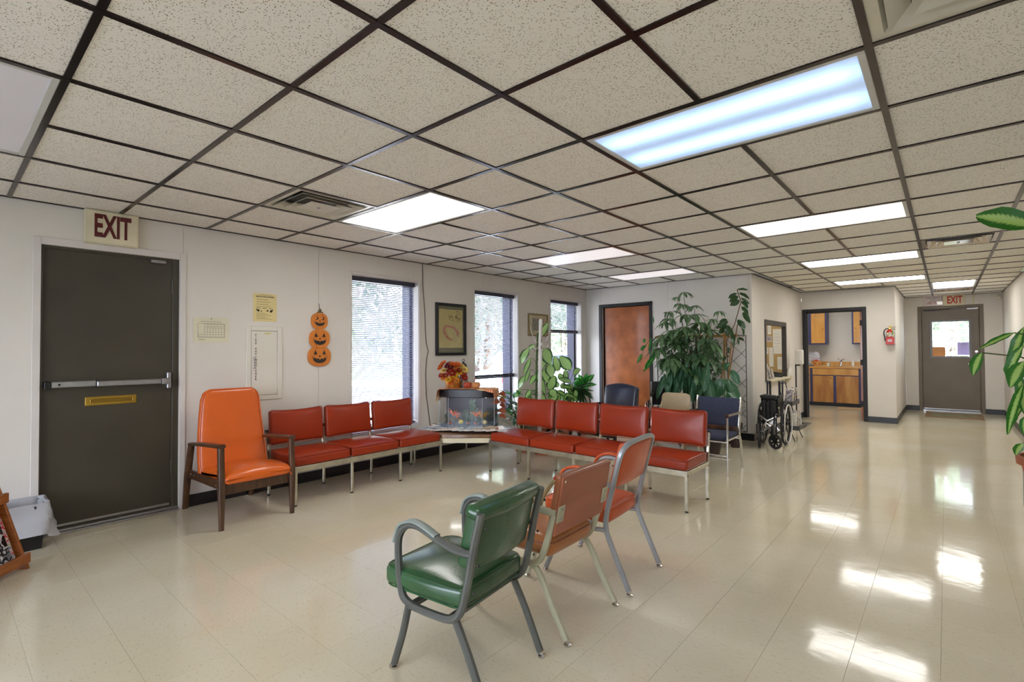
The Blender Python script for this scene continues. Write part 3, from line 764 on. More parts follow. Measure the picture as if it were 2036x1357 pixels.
# jack-o'-lantern wall hanging
m_pump = mat('painted_pumpkin_wood', (216, 128, 46), .5, var=.06, vs=9); m_pline = mat('pumpkin_crease', (150, 78, 24), .5)
t = on_left('pumpkin_wall_hanging', 'stack of three flat orange jack-o-lanterns hung on wall', 'decoration', 2.588, 1.44)
def blob(cx, cy, rx, ry, n=28, p=2.4):
    return [(cx+rx*abs(math.cos(a))**(2/p)*(1 if math.cos(a) > 0 else -1), cy+ry*abs(math.sin(a))**(2/p)*(1 if math.sin(a) > 0 else -1)) for a in [2*PI*i/n for i in range(n)]]
faces = [(.0, .175, .090, .085), (.0, -.005, .112, .098), (.0, -.185, .124, .102)]
for q, (cx, cy, rx, ry) in enumerate(faces):
    pb = MB().prism(blob(cx, cy, rx, ry), .004+.003*(q % 2), .020+.003*(q % 2)).build('pumpkin', m_pump, t, bevel=.003)
    zf = .0225+.003*(q % 2); c = MB()
    for s_ in (-1, 1):
        pts = [(cx+s_*rx*(.28+.22*math.cos(PI*u)) , cy+ry*.93*math.sin(PI*u*1.0-PI/2)) for u in [0, .15, .3, .5, .7, .85, 1]]
        pts = [(cx+s_*rx*.42*math.cos((u-.5)*2.6)+s_*rx*.06, cy+ry*.9*math.sin((u-.5)*2.9), zf-.002) for u in [i/8 for i in range(9)]]
        c.tube(pts, .0016, 4)
    c.build('crease', m_pline, pb)
    c = MB(); k = rx/.112
    def tri(pts, z=zf): c.prism([(cx+p[0]*k, cy+p[1]*k) for p in pts], z-.001, z+.0012)
    if q == 0:
        for s_ in (-1, 1):
            c.lathe([(.0001, zf-.001), (.020*k, zf-.001), (.020*k, zf+.001), (.0001, zf+.001)], (cx+s_*.032, cy+.028, 0), 14)
    else:
        for s_ in (-1, 1): tri([(s_*.024, .018), (s_*.058, .018), (s_*.043, .056)] if s_ > 0 else [(-.058, .018), (-.024, .018), (-.043, .056)])
    tri([(-.010, -.006), (.010, -.006), (0, .014)])
    tri([(-.072, .0), (-.056, -.020), (-.040, -.014), (-.026, -.030), (-.024, -.020), (-.008, -.020), (-.008, -.030), (.008, -.030), (.010, -.020), (.026, -.020), (.030, -.030), (.044, -.014), (.058, -.020), (.072, .0), (.058, -.040), (.03, -.058), (.0, -.064), (-.03, -.058), (-.058, -.040)])
    c.build('face', m_ink, pb)
    if q == 0:
        c = MB()
        for s_ in (-1, 1): c.lathe([(.0001, zf+.001), (.010, zf+.001), (.010, zf+.002), (.0001, zf+.002)], (cx+s_*.032-.008, cy+.030, 0), 10)
        c.build('eye_highlight', mat('orange_eye', (226, 140, 60), .5), pb)
c = MB(); c.tube([(0, .255, .012), (.004, .30, .008), (0, .355, .004)], .003, 5); c.tube([(-.03, .262, .02), (0, .27, .024), (.034, .264, .02)], .006, 5); c.sphere((.004, .285, .014), .017, 8, 6); c.build('raffia_stem', mat('raffia', (120, 100, 66), .8, var=.3, vs=60), t)
# hanging black cord
pts = [(3.928, 2.375), (3.935, 2.1), (3.965, 1.75), (3.972, 1.55), (3.985, 1.40), (4.018, 1.30), (3.990, 1.21), (3.972, 1.0), (3.985, .75), (4.03, .48), (4.06, .30)]
c = MB().tube([(XL+.008, a, b_) for a, b_ in pts], .004, 6).build('power_cord', m_black, None, smooth=True); tag(c, 'thin black cord hanging down the wall beside the framed print', 'cord')
def outlet(y, z, lb, M=WL, loc=None):
    t = thing('wall_outlet', lb, 'outlet', loc or (XL, y, z), 0, None, M=M)
    MB().box(-.035, -.057, 0, .035, .057, .006).build('plate', m_cream, t, bevel=.003)
    for s_ in (-1, 1): MB().box(-.016, s_*.024-.014, .006, .016, s_*.024+.014, .0085).build('socket', mat('socket_face', (190, 180, 150), .4), t, bevel=.003)
outlet(4.165, .345, 'cream wall outlet under the hanging cord, left of aquarium')
# framed pictures
def koi_mat():
    m = print_mat('koi_scroll', [(186, 172, 112), (182, 168, 108), (190, 176, 118), (176, 160, 100)], 3, .5); return m
t = on_left('framed_print', 'dark framed print of a curling red fish on tan ground', 'picture', 4.395, 1.58)
a, b_, e = .262, .336, .036
c = MB(); c.box(-a, -b_, 0, -a+e, b_, .028); c.box(a-e, -b_, 0, a, b_, .028); c.box(-a+e, -b_, 0, a-e, -b_+e, .028); c.box(-a+e, b_-e, 0, a-e, b_, .028); c.build('frame', m_blackpaint, t, bevel=.004)
MB().box(-a+e, -b_+e, .004, a-e, b_-e, .008).build('mat_board', mat('olive_mat_board', (112, 110, 86), .7), t)
MB().box(-.20, -.235, .008, .20, .255, .0095).build('inner_border', mat('pale_gold_border', (214, 204, 140), .5), t)
MB().box(-.193, -.228, .0095, .193, .248, .0105).build('sheet', koi_mat(), t)
c = MB(); P_ = [(.02, -.138, .010), (-.045, -.118, .016), (-.10, -.07, .022), (-.125, -.01, .024), (-.108, .035, .020), (-.06, .045, .014), (.0, .035, .016), (.055, .02, .018), (.10, -.02, .020), (.125, -.07, .022), (.11, -.09, .016)]
for i in range(len(P_)-1):
    (x0, y0, r0), (x1, y1, r1) = P_[i], P_[i+1]
    n_ = Vector((x1-x0, y1-y0, 0)).normalized(); q_ = Vector((-n_.y, n_.x, 0))
    c.add([(x0-q_.x*r0, y0-q_.y*r0, .0112), (x1-q_.x*r1, y1-q_.y*r1, .0112), (x1+q_.x*r1, y1+q_.y*r1, .0112), (x0+q_.x*r0, y0+q_.y*r0, .0112)], [(0, 1, 2, 3)])
c.build('fish', print_mat('koi_scales', [(170, 88, 78), (196, 150, 120), (150, 60, 56), (190, 170, 120)], 60, .5), t)
c = MB()
for q in range(26):
    u = random.uniform(-.05, .19); v = random.uniform(.10, .24) if u > .02 else random.uniform(.13, .2); r = random.uniform(.008, .02)
    c.prism([(u+r*math.cos(k_), v+r*.6*math.sin(k_+.6)) for k_ in [2*PI*i/6 for i in range(6)]], .0106, .0109)
c.build('blossom_branch', mat('sepia_wash', (128, 110, 66), .6), t)
MB().box(-a+e, -b_+e, .016, a-e, b_-e, .018).build('glazing', m_glass, t)
t = on_left('framed_picture', 'small gilt framed picture behind the coat rack', 'picture', 6.23, 1.70)
a, b_, e = .25, .175, .022; m_gilt = mat('gilt_frame', (150, 128, 84), .4, metal=.3, var=.15, vs=30)
c = MB(); c.box(-a, -b_, 0, -a+e, b_, .024); c.box(a-e, -b_, 0, a, b_, .024); c.box(-a+e, -b_, 0, a-e, -b_+e, .024); c.box(-a+e, b_-e, 0, a-e, b_, .024); c.build('frame', m_gilt, t, bevel=.005)
MB().box(-a+e, -b_+e, .004, a-e, b_-e, .007).build('mat_board', mat('cream_mat_board', (204, 194, 160), .7), t)
MB().box(-.14, -.09, .007, .14, .10, .009).build('sheet', print_mat('grey_scene', [(150, 146, 136), (170, 162, 148), (96, 94, 92), (190, 182, 166)], 38, .5), t)
MB().box(-a+e, -b_+e, .014, a-e, b_-e, .016).build('glazing', m_glass, t)

# ================================================================== corridor end wall things
def on_wall(name, lb, cat, x, y, z, M=WB, group=None): return thing(name, lb, cat, (x, y, z), 0, group, M=M)
t = on_wall('exit_sign', 'exit sign with bright red letters over the corridor door', 'exit sign', .132, YE, 2.272)
MB().box(-.168, -.108, 0, .168, .106, .055).build('sign_box', m_cream, t, bevel=.005)
text('EXIT', .205, m_red, t, (.012, 0, .056), sx=.56, bold=.006)
t = on_wall('emergency_exit_sign', 'small emergency exit notice in clear cover beside the exit sign', 'sign', -.193, YE, 2.28)
MB().box(-.148, -.108, 0, .148, .108, .03).build('sign_box', mat('pinkish_white_sign', (222, 206, 202), .35), t, bevel=.006)
text('EMERGENCY', .042, m_maroon, t, (0, .062, .0305), depth=.0003); text('EXIT', .040, m_maroon, t, (0, .022, .0305), depth=.0003)
c = MB(); [c.box(a, b_, .0302, a2, b_+.016, .0306) for a, b_, a2 in ((-.072, -.030, -.03), (-.022, -.030, .018), (.030, -.030, .058), (-.095, -.062, -.01), (.018, -.062, .035), (.042, -.062, .066))]; c.build('small_print', mat('faded_maroon_print', (170, 110, 104), .5), t)
MB().box(-.155, -.115, .032, .155, .115, .036).build('clear_cover', m_glass, t, bevel=.004)
c = MB().box(-.013, -.105, 0, .013, .105, .018).build('wire_conduit', m_cream, None, bevel=.003); c.matrix_world = Matrix.Translation((.425, YE, 2.276)) @ WB; tag(c, 'short cream wire cover running from ceiling to the exit door frame', 'conduit')
t = on_wall('motion_sensor', 'small cream motion sensor in the corner above the exit wall', 'sensor', .795, YE, 2.29)
MB().cushion((0, 0, .022), (.062, .095, .044), .018).build('housing', m_cream, t, smooth=True); MB().box(-.02, -.035, .043, .02, -.005, .047).build('lens', m_white, t, bevel=.004)
t = on_wall('window_notice', 'orange brown paper notice taped to the exit door glass', 'notice', -.123, YE+.044, 1.22)
MB().box(-.11, -.102, 0, .11, .102, .001).build('sheet', mat('orange_paper', (214, 164, 110), .6, trans=.25), t)
c = MB(); [c.box(-.08, .06-q*.03, .0012, .03+.02*(q % 2), .064-q*.03, .0014) for q in range(5)]; c.build('print', mat('orange_print', (190, 136, 86), .6), t)
t = on_wall('window_notice', 'lilac printed sheet taped to the right of the exit door glass', 'notice', .262, YE+.044, 1.29)
MB().box(-.088, -.127, 0, .088, .127, .001).build('sheet', mat('lilac_paper', (206, 196, 232), .6, trans=.3), t)
c = MB(); [c.box(-.045, .06-q*.026, .0012, .045-.01*(q % 2), .064-q*.026, .0014) for q in range(7)]; c.box(-.03, .085, .0012, .06, .10, .0014); c.build('print', mat('grey_print', (140, 132, 160), .6), t)
t = on_wall('fire_extinguisher', 'red fire extinguisher hung beside the kitchenette doorway', 'fire extinguisher', -.728, YK, 1.37)
c = MB(); c.lathe([(.045, .0), (.052, .01), (.052, .20), (.045, .235), (.022, .258), (.016, .27)], (0, 0, 0), 20)
ex = c; v = [(x, z, y+.075) for x, y, z in ex.v]; ex.v = v; ex.build('cylinder', mat('red_enamel', (178, 30, 24), .25, coat=.4, var=.04), t, smooth=True)
c = MB(); c.lathe([(.0535, .135), (.0535, .205)], (0, 0, 0), 20, caps=False); c.v = [(x, z, y+.075) for x, y, z in c.v]; c.build('label', print_mat('ext_label', [(226, 218, 170), (214, 206, 190), (70, 66, 60), (230, 226, 216)], 40, .5), t)
MB().box(-.058, .0, .012, .058, .125, .137).build('bracket', mat('red_bracket', (186, 26, 20), .3, var=.03), t, bevel=.006)
c = MB(); c.lathe([(.0001, .0), (.026, .0), (.026, .001)], (0, 0, 0), 18); c.v = [(x*1.25, y*.8+.066, z+.1375) for x, y, z in c.v]; c.build('bracket_emblem', m_white, t)
MB().box(-.014, .060, .1385, .014, .070, .1392).build('emblem_print', mat('emblem_blue', (70, 60, 150), .5), t)
c = MB(); c.box(-.016, .262, .06, .016, .285, .095); c.build('valve', m_brass, t, bevel=.003)
c = MB(); c.bar((0, .285, .08), (.085, .30, .12), .012, .005); c.bar((0, .27, .08), (.08, .258, .12), .012, .005); c.build('lever', m_alu, t)
c = MB(); c.tube([(-.01, .27, .078), (-.05, .275, .078), (-.082, .24, .08), (-.085, .18, .08), (-.072, .12, .08), (-.070, .06, .08)], .009, 8); c.build('hose', m_black, t, smooth=True)
c = MB(); c.box(.03, .14, .10, .05, .25, .104); c.build('inspection_tag', mat('green_tag', (110, 190, 110), .5), t)
c = MB(); c.box(-.02, .295, .06, .03, .32, .064); c.build('yellow_tag', mat('yellow_tag', (222, 196, 90), .5), t)
# entrance mat
t = thing('door_mat', 'flat brown and green mat on floor before the exit door', 'mat', (.09, 12.87, 0))
MB().box(-.42, -.52, .0005, .42, .52, .006).build('rubber_border', mat('brown_rubber_mat', (140, 112, 82), .8), t, bevel=.002)
MB().box(-.34, -.38, .006, .34, .38, .0085).build('pile', print_mat('mat_pile', [(126, 122, 92), (146, 132, 104), (106, 118, 98), (150, 118, 88)], 5, .9), t)
# switch plate high on right wall
t = thing('wall_switch', 'chrome switch plate on the right wall behind the plant', 'switch', (XR, 9.0, 1.35), M=WRm)
MB().box(-.04, -.14, 0, .04, .14, .01).build('plate', m_alu, t, bevel=.004); MB().box(-.006, -.02, .01, .006, .02, .02).build('toggle', m_white, t)
outlet(8.0, .34, 'cream outlet low on the right wall near the plant', M=WRm, loc=(XR, 8.3, .36))

# ================================================================== reception window on the side wall
rw = struct('window_5', (XC, 8.286, .80), WL); W, H = 1.32, .955
c = MB(); k = .045
c.box(-.01, 0, -.055, k, H, .014); c.box(W-k, 0, -.055, W, H, .014); c.box(k, H-k-.03, -.055, W-k, H, .014); c.build('frame', mat('dark_umber_frame', (58, 50, 46), .4), rw, bevel=.003)
sh = thing('reception_shelf', 'cream pass through shelf under the reception window', 'shelf', (XC, 8.286, .80), 0, None, M=WL)
MB().box(.02, .0, -.14, 1.46, .03, .075).build('shelf_board', m_cream, sh, bevel=.006)
MB().prism([(0, -.001), (.16, -.001), (0, -.18)], 1.0, 1.03, 'XY') 
for u in (.25, 1.25): 
    b2 = MB(); b2.add([(u, 0, .002), (u, 0, .09), (u, -.12, .002), (u+.02, 0, .002), (u+.02, 0, .09), (u+.02, -.12, .002)], [(0, 1, 2), (3, 5, 4), (0, 3, 4, 1), (1, 4, 5, 2), (2, 5, 3, 0)]); b2.build('bracket', m_cream, sh)
bd = thing('bulletin_board', 'tan cork board covered with papers seen through reception window', 'bulletin board', (-2.43, 10.345, 1.22), M=WB)
MB().box(-.36, -.62, 0, .215, .56, .012).build('cork', mat('tan_cork', (188, 158, 104), .9, var=.08, vs=60), bd)
papers = [(-2.459, -2.30, 1.212, 1.674, 'long white sheet pinned on the board'), (-2.387, -2.28, .92, 1.155, 'small white slip low on the right of the board'), (-2.544, -2.485, 1.58, 1.76, 'narrow white card at the top of the board'),
          (-2.566, -2.475, 1.44, 1.55, 'speckled square card on the left of the board'), (-2.527, -2.45, .97, 1.33, 'tall narrow white strip low on the board'), (-2.575, -2.54, 1.21, 1.33, 'small white note at the left edge of the board'), (-2.585, -2.555, 1.56, 1.73, 'small violet photo card at the left edge of the board')]
for q, (x0, x1, z0, z1, lb) in enumerate(papers):
    w_, h = x1-x0, z1-z0
    p_ = thing('paper_sheet', lb, 'paper', ((x0+x1)/2, 10.331, (z0+z1)/2), M=WB, group='papers on the bulletin board')
    MB().box(-w_/2, -h/2, 0, w_/2, h/2, .001).build('sheet', m_paper if q not in (3, 6) else print_mat('card%d' % q, [(225, 220, 210), (120, 100, 130), (200, 196, 190), (90, 80, 90)], 50, .5), p_)
    c = MB(); [c.box(-w_*.35, h*.3-i*h*.13, .0012, w_*(.1+.2*(i % 2)), h*.3-i*h*.13+.003, .0015) for i in range(5)]; c.build('print', mat('faint_ink', (120, 116, 106), .7), p_)
bh = thing('brochure_holder', 'clear leaning brochure holder on the reception shelf', 'holder', (XC-.02, 8.62, .832), 0)
tilt_ = Matrix.Rotation(R(-14), 4, 'Y')
MB().at(tilt_).box(-.006, -.11, 0, -.002, .11, .27).build('back_plate', m_paper, bh)
c = MB()
for q in range(3): c.at(Matrix.Translation((.02*q, 0, 0)) @ tilt_).box(0, -.10+.07*q, .004, .006, -.01+.07*q, .22-.03*q)
c.build('brochures', print_mat('brochures', [(220, 214, 204), (150, 138, 140), (200, 196, 190), (110, 98, 104)], 22, .4), bh)
sb = thing('sanitizer_bottle', 'white pump sanitizer bottle on the end of reception shelf', 'bottle', (XC+.05, 9.62, .832))
MB().lathe([(.045, 0), (.05, .01), (.05, .07), (.035, .12), (.016, .16), (.016, .175)], n=18).build('bottle', m_white, sb, smooth=True)
c = MB(); c.cyl((0, 0, .175), (0, 0, .21), .006); c.bar((0, 0, .212), (.05, 0, .205), .018, .012); c.build('pump', m_white, sb)
MB().box(-.0515, -.02, .03, -.0505, .02, .06).build('label', mat('pale_blue_label', (150, 170, 190), .5), sb)
kb = thing('desk_phone', 'black desk phone just inside the reception window', 'phone', (XC-.07, 9.3, .832), 10)
MB().prism([(-.08, 0), (.08, 0), (.08, .03), (-.08, .06)], -.09, .09, 'XZ').build('phone_body', m_black, kb, bevel=.004); MB().bar((-.08, 0, .075), (.09, 0, .055), .045, .03).build('handset', m_black, kb, bevel=.006)

# ================================================================== kitchenette
m_kw = wood('honey_maple', (222, 168, 88), (198, 138, 62), (1.5, 1, .35), rough=.35, coat=.3, vs=4)
m_kw2 = wood('streaked_hickory', (214, 160, 84), (160, 100, 42), (2.2, 1, .5), rough=.35, coat=.3, vs=3)
m_kb = mat('blue_cabinet_paint', (66, 68, 118), .4, var=.04)
t = thing('base_cabinet', 'blue framed sink base cabinet with honey wood doors', 'cabinet', (-2.93, 13.35, 0))
MB().box(0, 0, .08, 1.56, .58, .86).build('carcass', m_kb, t); MB().box(0, .05, 0, 1.56, .58, .08).build('toe_kick', m_base, t)
def kdoor(x0, x1, z0, z1, mm, kx, par=t):
    o_ = MB().box(x0, -.02, z0, x1, -.001, z1).build('door', mm, par, bevel=.003)
    if kx is not None:
        k_ = MB(); k_.sphere((kx, -.032, z1-.045 if z0 > .05 else (z0+z1)/2-.02), .014, 10, 8); k_.build('knob', m_brass, o_, smooth=True)
    return o_
kdoor(.585, .99, .083, .682, m_kw2, .945); kdoor(1.045, 1.465, .083, .682, m_kw2, 1.075); kdoor(.08, .53, .083, .682, m_kw2, .12)
MB().box(.585, -.02, .702, 1.465, -.001, .85).build('false_drawer', m_kw, t, bevel=.003); MB().box(.08, -.02, .702, .53, -.001, .85).build('drawer', m_kw, t, bevel=.003)
t = thing('countertop', 'pale laminate countertop with wooden edge and backsplash', 'countertop', (-2.95, 13.32, .86))
MB().box(0, .012, 0, 1.62, .62, .036).build('top', mat('pale_laminate', (226, 214, 196), .3), t); MB().box(0, 0, -.004, 1.62, .012, .038).build('front_edge', m_kw, t, bevel=.002); MB().box(0, .60, .036, 1.62, .62, .135).build('backsplash', m_kw, t)
t = thing('kitchen_sink', 'round rimmed steel sink set in the countertop', 'sink', (-1.86, 13.62, .897))
MB().lathe([(.20, .0), (.21, .003), (.19, .004), (.175, -.01), (.165, -.11), (.02, -.13)], n=28, caps=False).build('bowl', m_chrome, t, smooth=True)
t = thing('kitchen_faucet', 'single lever chrome faucet behind the sink', 'faucet', (-1.86, 13.84, .897))
MB().lathe([(.035, 0), (.03, .02), (.022, .03), (.022, .10), (.018, .12)], n=16).build('body', m_chrome, t, smooth=True)
MB().tube([(0, 0, .08), (.03, -.05, .15), (.07, -.12, .17), (.10, -.17, .155)], .011).build('spout', m_chrome, t, smooth=True); MB().bar((0, 0, .12), (-.06, -.02, .19), .014, .01).build('lever', m_chrome, t)
def upper(x0, x1, lb, doors):
    t = thing('wall_cabinet', lb, 'cabinet', (x0, 13.62, 1.40), 0, 'wall cabinets above the counter')
    MB().box(0, 0, 0, x1-x0, .33, .76).build('carcass', m_kb, t)
    for a, b_, kx in doors: kdoor(a, b_, .03, .73, m_kw, kx, t)
upper(-2.97, -2.10, 'left wall cabinet with honey door and blue frame', [(.03, .50, .46), (.56, .84, .80)])
upper(-1.61, -1.20, 'right wall cabinet partly hidden by the kitchenette door frame', [(.035, .38, .08)])
t = thing('plastic_bag', 'crumpled clear plastic bag at the left of kitchenette counter', 'bag', (-2.42, 13.62, .897))
c = MB(); c.cushion((0, 0, .16), (.30, .22, .30), .08, n=5); random.seed(3)
c.v = [(x+random.uniform(-.03, .03), y+random.uniform(-.03, .03), max(0.001, z+random.uniform(-.03, .03))) for x, y, z in c.v]; c.build('bag', mat('cloudy_plastic', (242, 240, 246), .2, trans=.4), t)
t = thing('paper_bag', 'orange rimmed open snack basket with red packets', 'basket', (-2.29, 13.50, .897), 20)
c = MB(); c.lathe([(.06, 0), (.12, .12), (.115, .12), (.055, .01)], n=4, caps=False); c.build('basket', m_kw, t); MB().sphere((0, 0, .08), .075, 8, 6).build('red_packet', mat('red_packet', (196, 50, 36), .4), t)
for q, (x, lb, mm) in enumerate(((-2.06, 'small white mug on dark tray, left of the sink', m_white), (-1.98, 'small tan jar beside the white mug', m_kw))):
    t = thing('mug' if q == 0 else 'jar', lb, 'mug' if q == 0 else 'jar', (x, 13.55, .897)); MB().lathe([(.028, 0), (.034, .01), (.034, .08), (.030, .08), (.028, .01)], n=14).build('body', mm, t, smooth=True)
    if q == 0: MB().torus((.038, 0, .045), .02, .005, 'Y', 14, 6).build('handle', mm, t)
t = thing('soap_bottle', 'short white soap bottle right of the sink', 'bottle', (-1.60, 13.62, .897)); MB().lathe([(.022, 0), (.026, .01), (.026, .09), (.01, .11), (.01, .14)], n=12).build('body', m_white, t, smooth=True); MB().box(-.03, -.006, .14, .01, .006, .152).build('pump', m_white, t)
t = thing('clear_bottle', 'clear tall bottle with dark base at right end of the counter', 'bottle', (-1.42, 13.62, .897)); MB().lathe([(.028, 0), (.03, .01), (.03, .12), (.012, .17), (.012, .2)], n=14).build('bottle', m_glass, t, smooth=True); MB().lathe([(.027, .003), (.027, .05)], n=14).build('liquid', mat('dark_liquid', (50, 24, 24), .2), t)
c = MB().box(-1.82, 12.75, .0, -1.25, 13.25, .008).build('kitchen_mat', mat('tan_mat', (168, 140, 104), .9, var=.1, vs=30), None, bevel=.002); tag(c, 'tan rug on the floor before the sink cabinet', 'mat')
# ================================================================== chairs and benches
m_rust = mat('rust_red_vinyl', (152, 48, 18), .33, coat=.10, spec=.3, var=.05, vs=5, bump=.08, bs=400)
m_orange = mat('bright_orange_vinyl', (214, 96, 22), .30, coat=.25, var=.03, vs=4, bump=.06, bs=400)
m_orange2 = mat('orange_red_vinyl', (196, 84, 38), .34, coat=.1, spec=.3, var=.04, vs=5, bump=.06, bs=400)
m_green = mat('worn_green_vinyl', (40, 80, 46), .27, coat=.3, var=.14, vs=4, bump=.15, bs=90)
m_brownv = mat('saddle_brown_vinyl', (148, 86, 50), .32, coat=.3, var=.08, vs=4, bump=.08, bs=300)
m_navy = mat('navy_vinyl', (34, 40, 62), .28, coat=.3, var=.12, vs=3)
m_gframe = mat('charcoal_grey_enamel', (92, 94, 90), .36, metal=.25, var=.07, vs=8)
m_garm = mat('pale_grey_armpad', (136, 146, 140), .42, var=.05)
m_beige = mat('sage_beige_enamel', (176, 174, 148), .36, metal=.15, var=.05, vs=8)
m_sframe = mat('silver_grey_enamel', (152, 154, 156), .32, metal=.35, var=.05, vs=8)
m_walnut = wood('dark_walnut', (92, 58, 34), (50, 30, 18), (8, 8, 1), rough=.35, coat=.3, vs=4)
m_chromew = mat('worn_chrome', (196, 190, 172), .24, metal=.85, var=.12, vs=14)

def rrect(w, h, r=.006):
    a, b_ = w/2, h/2
    return [(-a+r, -b_), (a-r, -b_), (a, -b_+r), (a, b_-r), (a-r, b_), (-a+r, b_), (-a, b_-r), (-a, -b_+r)]
def smooth_path(pts, sub=4):
    """Catmull-Rom through the points"""
    P = [Vector(p) for p in pts]; out = []
    for i in range(len(P)-1):
        p0 = P[max(i-1, 0)]; p1 = P[i]; p2 = P[i+1]; p3 = P[min(i+2, len(P)-1)]
        for k in range(sub):
            t = k/sub
            out.append(.5*((2*p1)+(p2-p0)*t+(2*p0-5*p1+4*p2-p3)*t*t+(3*p1-p0-3*p2+p3)*t**3))
    out.append(P[-1]); return [tuple(v) for v in out]
def yz(x, pts): return [(x, a, b_) for a, b_ in pts]
def glide(t, x, y, parent=None):
    return MB().lathe([(.015, 0), (.018, .004), (.018, .010), (.009, .014), (.009, .030)], (x, y, 0), 12).build('glide', m_chrome, parent or t, smooth=True)
def piping(parent, w, d, z, m, r=.0035, c=(0, 0), rr=.03):
    pts = []
    for (sx_, sy_, a0) in ((1, 1, 0), (-1, 1, 90), (-1, -1, 180), (1, -1, 270)):
        for k in range(4):
            a = R(a0+30*k); pts.append((c[0]+sx_*(w/2-rr)+rr*math.cos(a), c[1]+sy_*(d/2-rr)+rr*math.sin(a), z))
    return MB().tube(pts, r, 6, closed=True).build('piping', m, parent, smooth=True)

def bench(name, lb, n, loc, rz, W=.544, D=.535, grp=None):
    """local: x along the bench, y forward"""
    t = thing(name, lb, 'bench', loc, rz, 'rust red vinyl benches on chrome legs')
    for i in range(n):
        cx = (i+.5)*W
        def bend(q): return [q[0], q[1], q[2]-.012*max(0, q[1]/(D/2))**3]
        s_ = MB().cushion((0, 0, 0), (W-.016, D-.05, .082), .022, (0, 0, .016), bend, n=8).build('seat', m_rust, t, smooth=True)
        s_.location = (cx, .012, .375)
        piping(s_, W-.018, D-.052, .036, m_rust); piping(s_, W-.018, D-.052, -.037, m_rust)
        b_ = MB().cushion((0, 0, 0), (W-.035, .064, .305), .024, (0, .017, 0), lambda q: [q[0], q[1], q[2]+(.012*(2*q[0]/W)**2-.006)*(1 if q[2] > 0 else -.5)], n=10).build('backrest', m_rust, t, smooth=True)
        b_.location = (cx, -D/2+.005, .608); b_.rotation_euler = (R(5), 0, 0)
        p_ = []; hw, hh, rr = (W-.037)/2, .152, .022
        for (sx_, sz_, a0) in ((1, 1, 0), (-1, 1, 90), (-1, -1, 180), (1, -1, 270)):
            for k in range(4):
                a = R(a0+30*k); p_.append((sx_*(hw-rr)+rr*math.cos(a), .026, sz_*(hh-rr+.003)+rr*math.sin(a)+(.004 if sz_ > 0 else -.002)))
        p_ = p_[:4]+[((hw-rr)*(1-2*k/6), .026, hh+.003+.012*(1-2*k/6)**2-.009) for k in range(1, 6)]+p_[4:]
        MB().tube(p_, .003, 6, closed=True, up=(0, 1, 0)).build('piping', m_rust, b_, smooth=True)
    L_ = n*W; f = MB()
    f.box(0, D/2-.022, .283, L_, D/2, .330); f.box(0, -D/2, .283, L_, -D/2+.022, .330)
    for i in range(n+1):
        x = min(max(i*W, .011), L_-.011); f.box(x-.011, -D/2+.02, .290, x+.011, D/2-.02, .326)
    f.build('seat_frame', m_chromew, t, bevel=.002)
    for i in range(n+1):
        x = min(max(i*W, .0125), L_-.0125)
        for y in (-D/2+.012, D/2-.012):
            g = MB().box(x-.0125, y-.0125, .012, x+.0125, y+.0125, .300 if y > 0 else .300).build('leg', m_chromew, t, bevel=.002)
            MB().lathe([(.013, 0), (.015, .003), (.015, .008), (.010, .012)], (x, y, 0), 10).build('foot', m_black, g, smooth=True)
        MB().bar((x, -D/2+.012, .29), (x, -D/2-.030, .575), .022, .022, up=(0, 1, 0)).build('back_post', m_chromew, t, bevel=.002)
    MB().box(.0, -D/2-.048, .555, L_, -D/2-.030, .585).build('back_rail', m_blackpaint, t, bevel=.002)
    return t
bench('waiting_bench', 'three seat rust red vinyl bench along the window wall', 3, (-4.42, 3.63, 0), -90, .543, .535)
bench('waiting_bench', 'four seat rust red vinyl bench facing the camera', 4, (-1.575, 4.19, 0), 180, .545, .49)

# corner table
t = thing('corner_table', 'low corner table between the two benches, brown top and cream apron', 'table', (-4.24, 4.08, 0))
top = [(-.47, -.44), (.075, -.44), (.475, -.105), (.475, .44), (-.47, .44)]
MB().prism(top, .352, .390).build('table_top', wood('brown_laminate', (134, 98, 66), (104, 72, 46), (6, 1, 1), .35, .2), t, bevel=.003)
ap = MB()
for a, b_ in zip(top, top[1:]+top[:1]):
    a = (a[0]*.97, a[1]*.97); b_ = (b_[0]*.97, b_[1]*.97); ap.bar((a[0], a[1], .325), (b_[0], b_[1], .325), .014, .052)
ap.build('apron', m_cream, t)
for (x, y) in ((-.455, -.40), (-.455, .43), (.455, .43)):
    MB().box(x-.0125, y-.0125, 0, x+.0125, y+.0125, .35).build('leg', m_chromew, t, bevel=.002)

# lounge armchair: orange vinyl on walnut arms, local y forward, +x to the sitter's right
t = thing('armchair', 'high backed bright orange vinyl armchair with dark wooden arms', 'armchair', (-4.425, 1.655, 0), -90)
def bk(q):                  # narrower towards the top, bowed and reclined
    u = (q[2]+.355)/.71
    return [q[0]*(1.0-.24*max(0, u-.25)**1.2-.16*max(0, (u-.9)/.1)**2), q[1]-.025*math.sin(PI*u), q[2]]
def bk_old(q):                  # shape the back: narrower towards the top, bowed and reclined
    u = (q[2]+.355)/.71
    return [q[0]*(1.0-.24*max(0, u-.25)**1.2), q[1]-.025*math.sin(PI*u), q[2]]
b_ = MB().cushion((0, 0, 0), (.525, .075, .71), .034, (0, .022, 0), bk, n=12).build('backrest', m_orange, t, smooth=True); b_.location = (0, -.12, .648); b_.rotation_euler = (R(8), 0, 0)
pts = []
for (x, z) in [(-.255, -.33), (-.256, -.15), (-.256, .05), (-.256, .20), (-.254, .27), (-.246, .312), (-.225, .335), (-.19, .343), (0, .346), (.19, .343), (.225, .335), (.246, .312), (.254, .27), (.256, .20), (.256, .05), (.256, -.15), (.255, -.33)]:
    q_ = bk((x, .034, z)); pts.append(tuple(q_))
